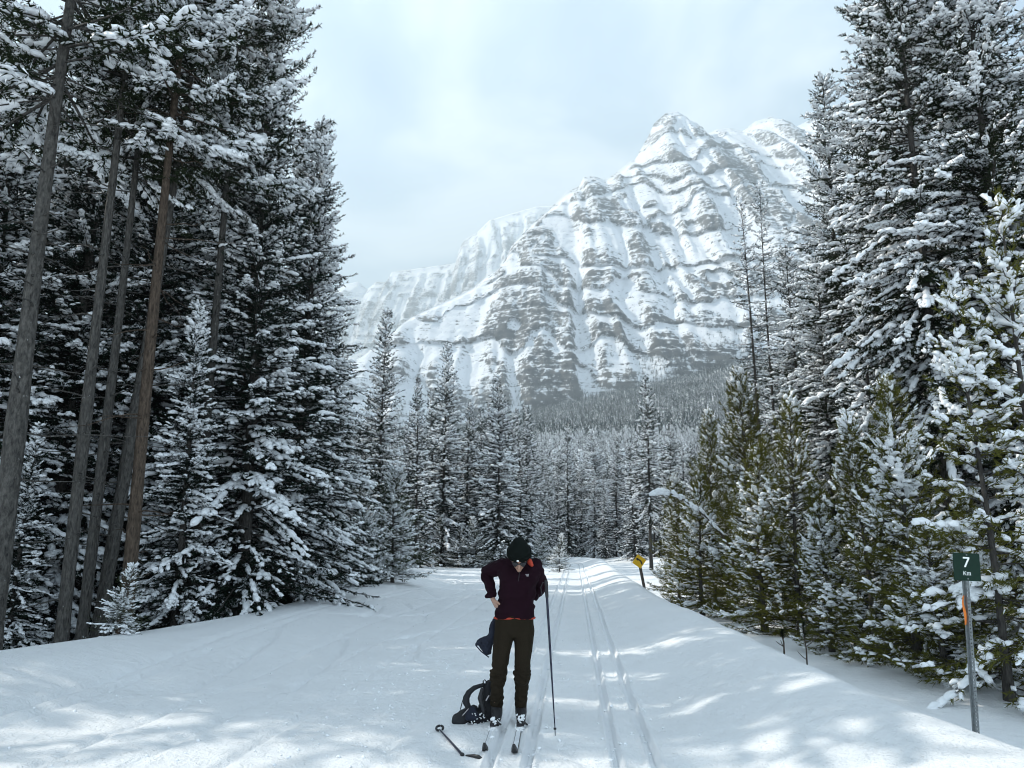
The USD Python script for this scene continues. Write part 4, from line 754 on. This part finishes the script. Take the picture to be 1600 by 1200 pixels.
# ---------------------------------------------------------------- bent stem, bare twigs
yb = 20.5; pts = [at(px, py, yb + .2 * k / 6) for k, (px, py) in enumerate(((1150, 905), (1143, 865), (1133, 842), (1117, 822), (1095, 800), (1066, 779), (1043, 769), (1027, 771)))]
pts = np.array(pts); tt_ = np.linspace(0, 7, 40); cp = np.stack([np.interp(tt_, range(8), pts[:, k]) for k in range(3)], 1)
for _ in range(6): cp[1:-1] = (cp[:-2] + 2 * cp[1:-1] + cp[2:]) / 4
t = thing('bent_stem', 'thin stem bent into an arch under a ridge of snow beside the yellow sign', 'young tree', cp[0]); cq = cp - cp[0]
obj('stem', tube(cq, np.linspace(.035, .010, 40), 7), M_STEM, t, 60)
rb = np.random.default_rng(8); k = rb.integers(14, 40, 70); f = (k - 14) / 26
obj('snow', pillows(rb, cq[k] + np.c_[rb.normal(0, .035, 70), rb.normal(0, .03, 70), rb.uniform(-.03, .05, 70) + .02 * f], unit(np.gradient(cq, axis=0))[k], .12 + .14 * f ** 2 + rb.uniform(-.05, .08, 70), .055 + .13 * f ** 2 + rb.uniform(-.02, .05, 70), .05 + .12 * f ** 2 + rb.uniform(-.02, .04, 70)), M_SNOW, t, True)
for j, k in enumerate((18, 23, 27, 31)):
    o = cq[k]; obj('twig', tube([o, o + [.08, -.05, -.10], o + [.12, -.08, -.28 + .03 * j]], [.008, .006, .003], 5), M_STEM, t, 60)
def twigs(label, px, py, Y, h, n, sd):
    rb = np.random.default_rng(sd); b = at(px, py, Y); b[2] = float(ground(b[0], Y)); t = thing('bare_shrub', label, 'shrub', b)
    obj('stem', tube([[0, 0, -.1], [.01, 0, h * .5], [-.02, 0, h]], [.012, .009, .004], 6), M_STEM, t, 60)
    for k in range(n):
        z = h * rb.uniform(.25, .95); a = rb.uniform(0, 2 * PI); l = h * rb.uniform(.2, .45)
        obj('twig', tube([[0, 0, z], [math.cos(a) * l * .5, math.sin(a) * l * .5, z + l * .25], [math.cos(a) * l, math.sin(a) * l, z + l * .6]], [.006, .005, .003], 5), M_STEM, t, 60)
    tf = rb.uniform(0, 2 * PI, 90); z = rb.uniform(.7, 1.05, 90) * h; c = np.c_[np.zeros(90), np.zeros(90), z]; d = np.c_[np.cos(tf), np.sin(tf), rb.uniform(.2, 1, 90)] * .06
    w = np.cross(d, [0, 0, 1.]) * .12; V = np.stack([c - w, c + w, c + d], 1).reshape(-1, 3)
    tag(obj('needle_tuft', (V, np.arange(270).reshape(-1, 3)), M_DARKPINE, t, False), kind='stuff')
twigs('low bare twig with a dark needle tuft, left of two on the right bank', 1224, 1012, 9.6, .26, 4, 3)
twigs('taller bare twig standing on the right bank below the young pines', 1257, 992, 10.4, .62, 5, 4)

# crumbs thrown up by skis, stuck on the trail
rb = np.random.default_rng(15); n8 = 2600
yy = 3.5 + 16 * rb.random(n8) ** 1.6; uu = np.where(rb.random(n8) < .45, rb.choice(TRACKS, n8) + rb.normal(0, .10, n8), rb.uniform(-5.5, 1.2, n8)); uu = np.where(rb.random(n8) < .25, -1.9 + rb.normal(0, .35, n8), uu)
xx = uu + centre(yy); w = 0.010 + 0.022 * rb.random(n8) ** 3
tag(obj('snow_crumbs', pillows(rb, np.c_[xx, yy, ground(xx, yy, True) + w * .15], rb.standard_normal((n8, 3)) * [1, 1, .1], w * rb.uniform(1, 1.6, n8), w, w * .8), M_SNOW, smooth=True), 'crumbs of snow scattered on the skied trail', 'snow', kind='stuff')
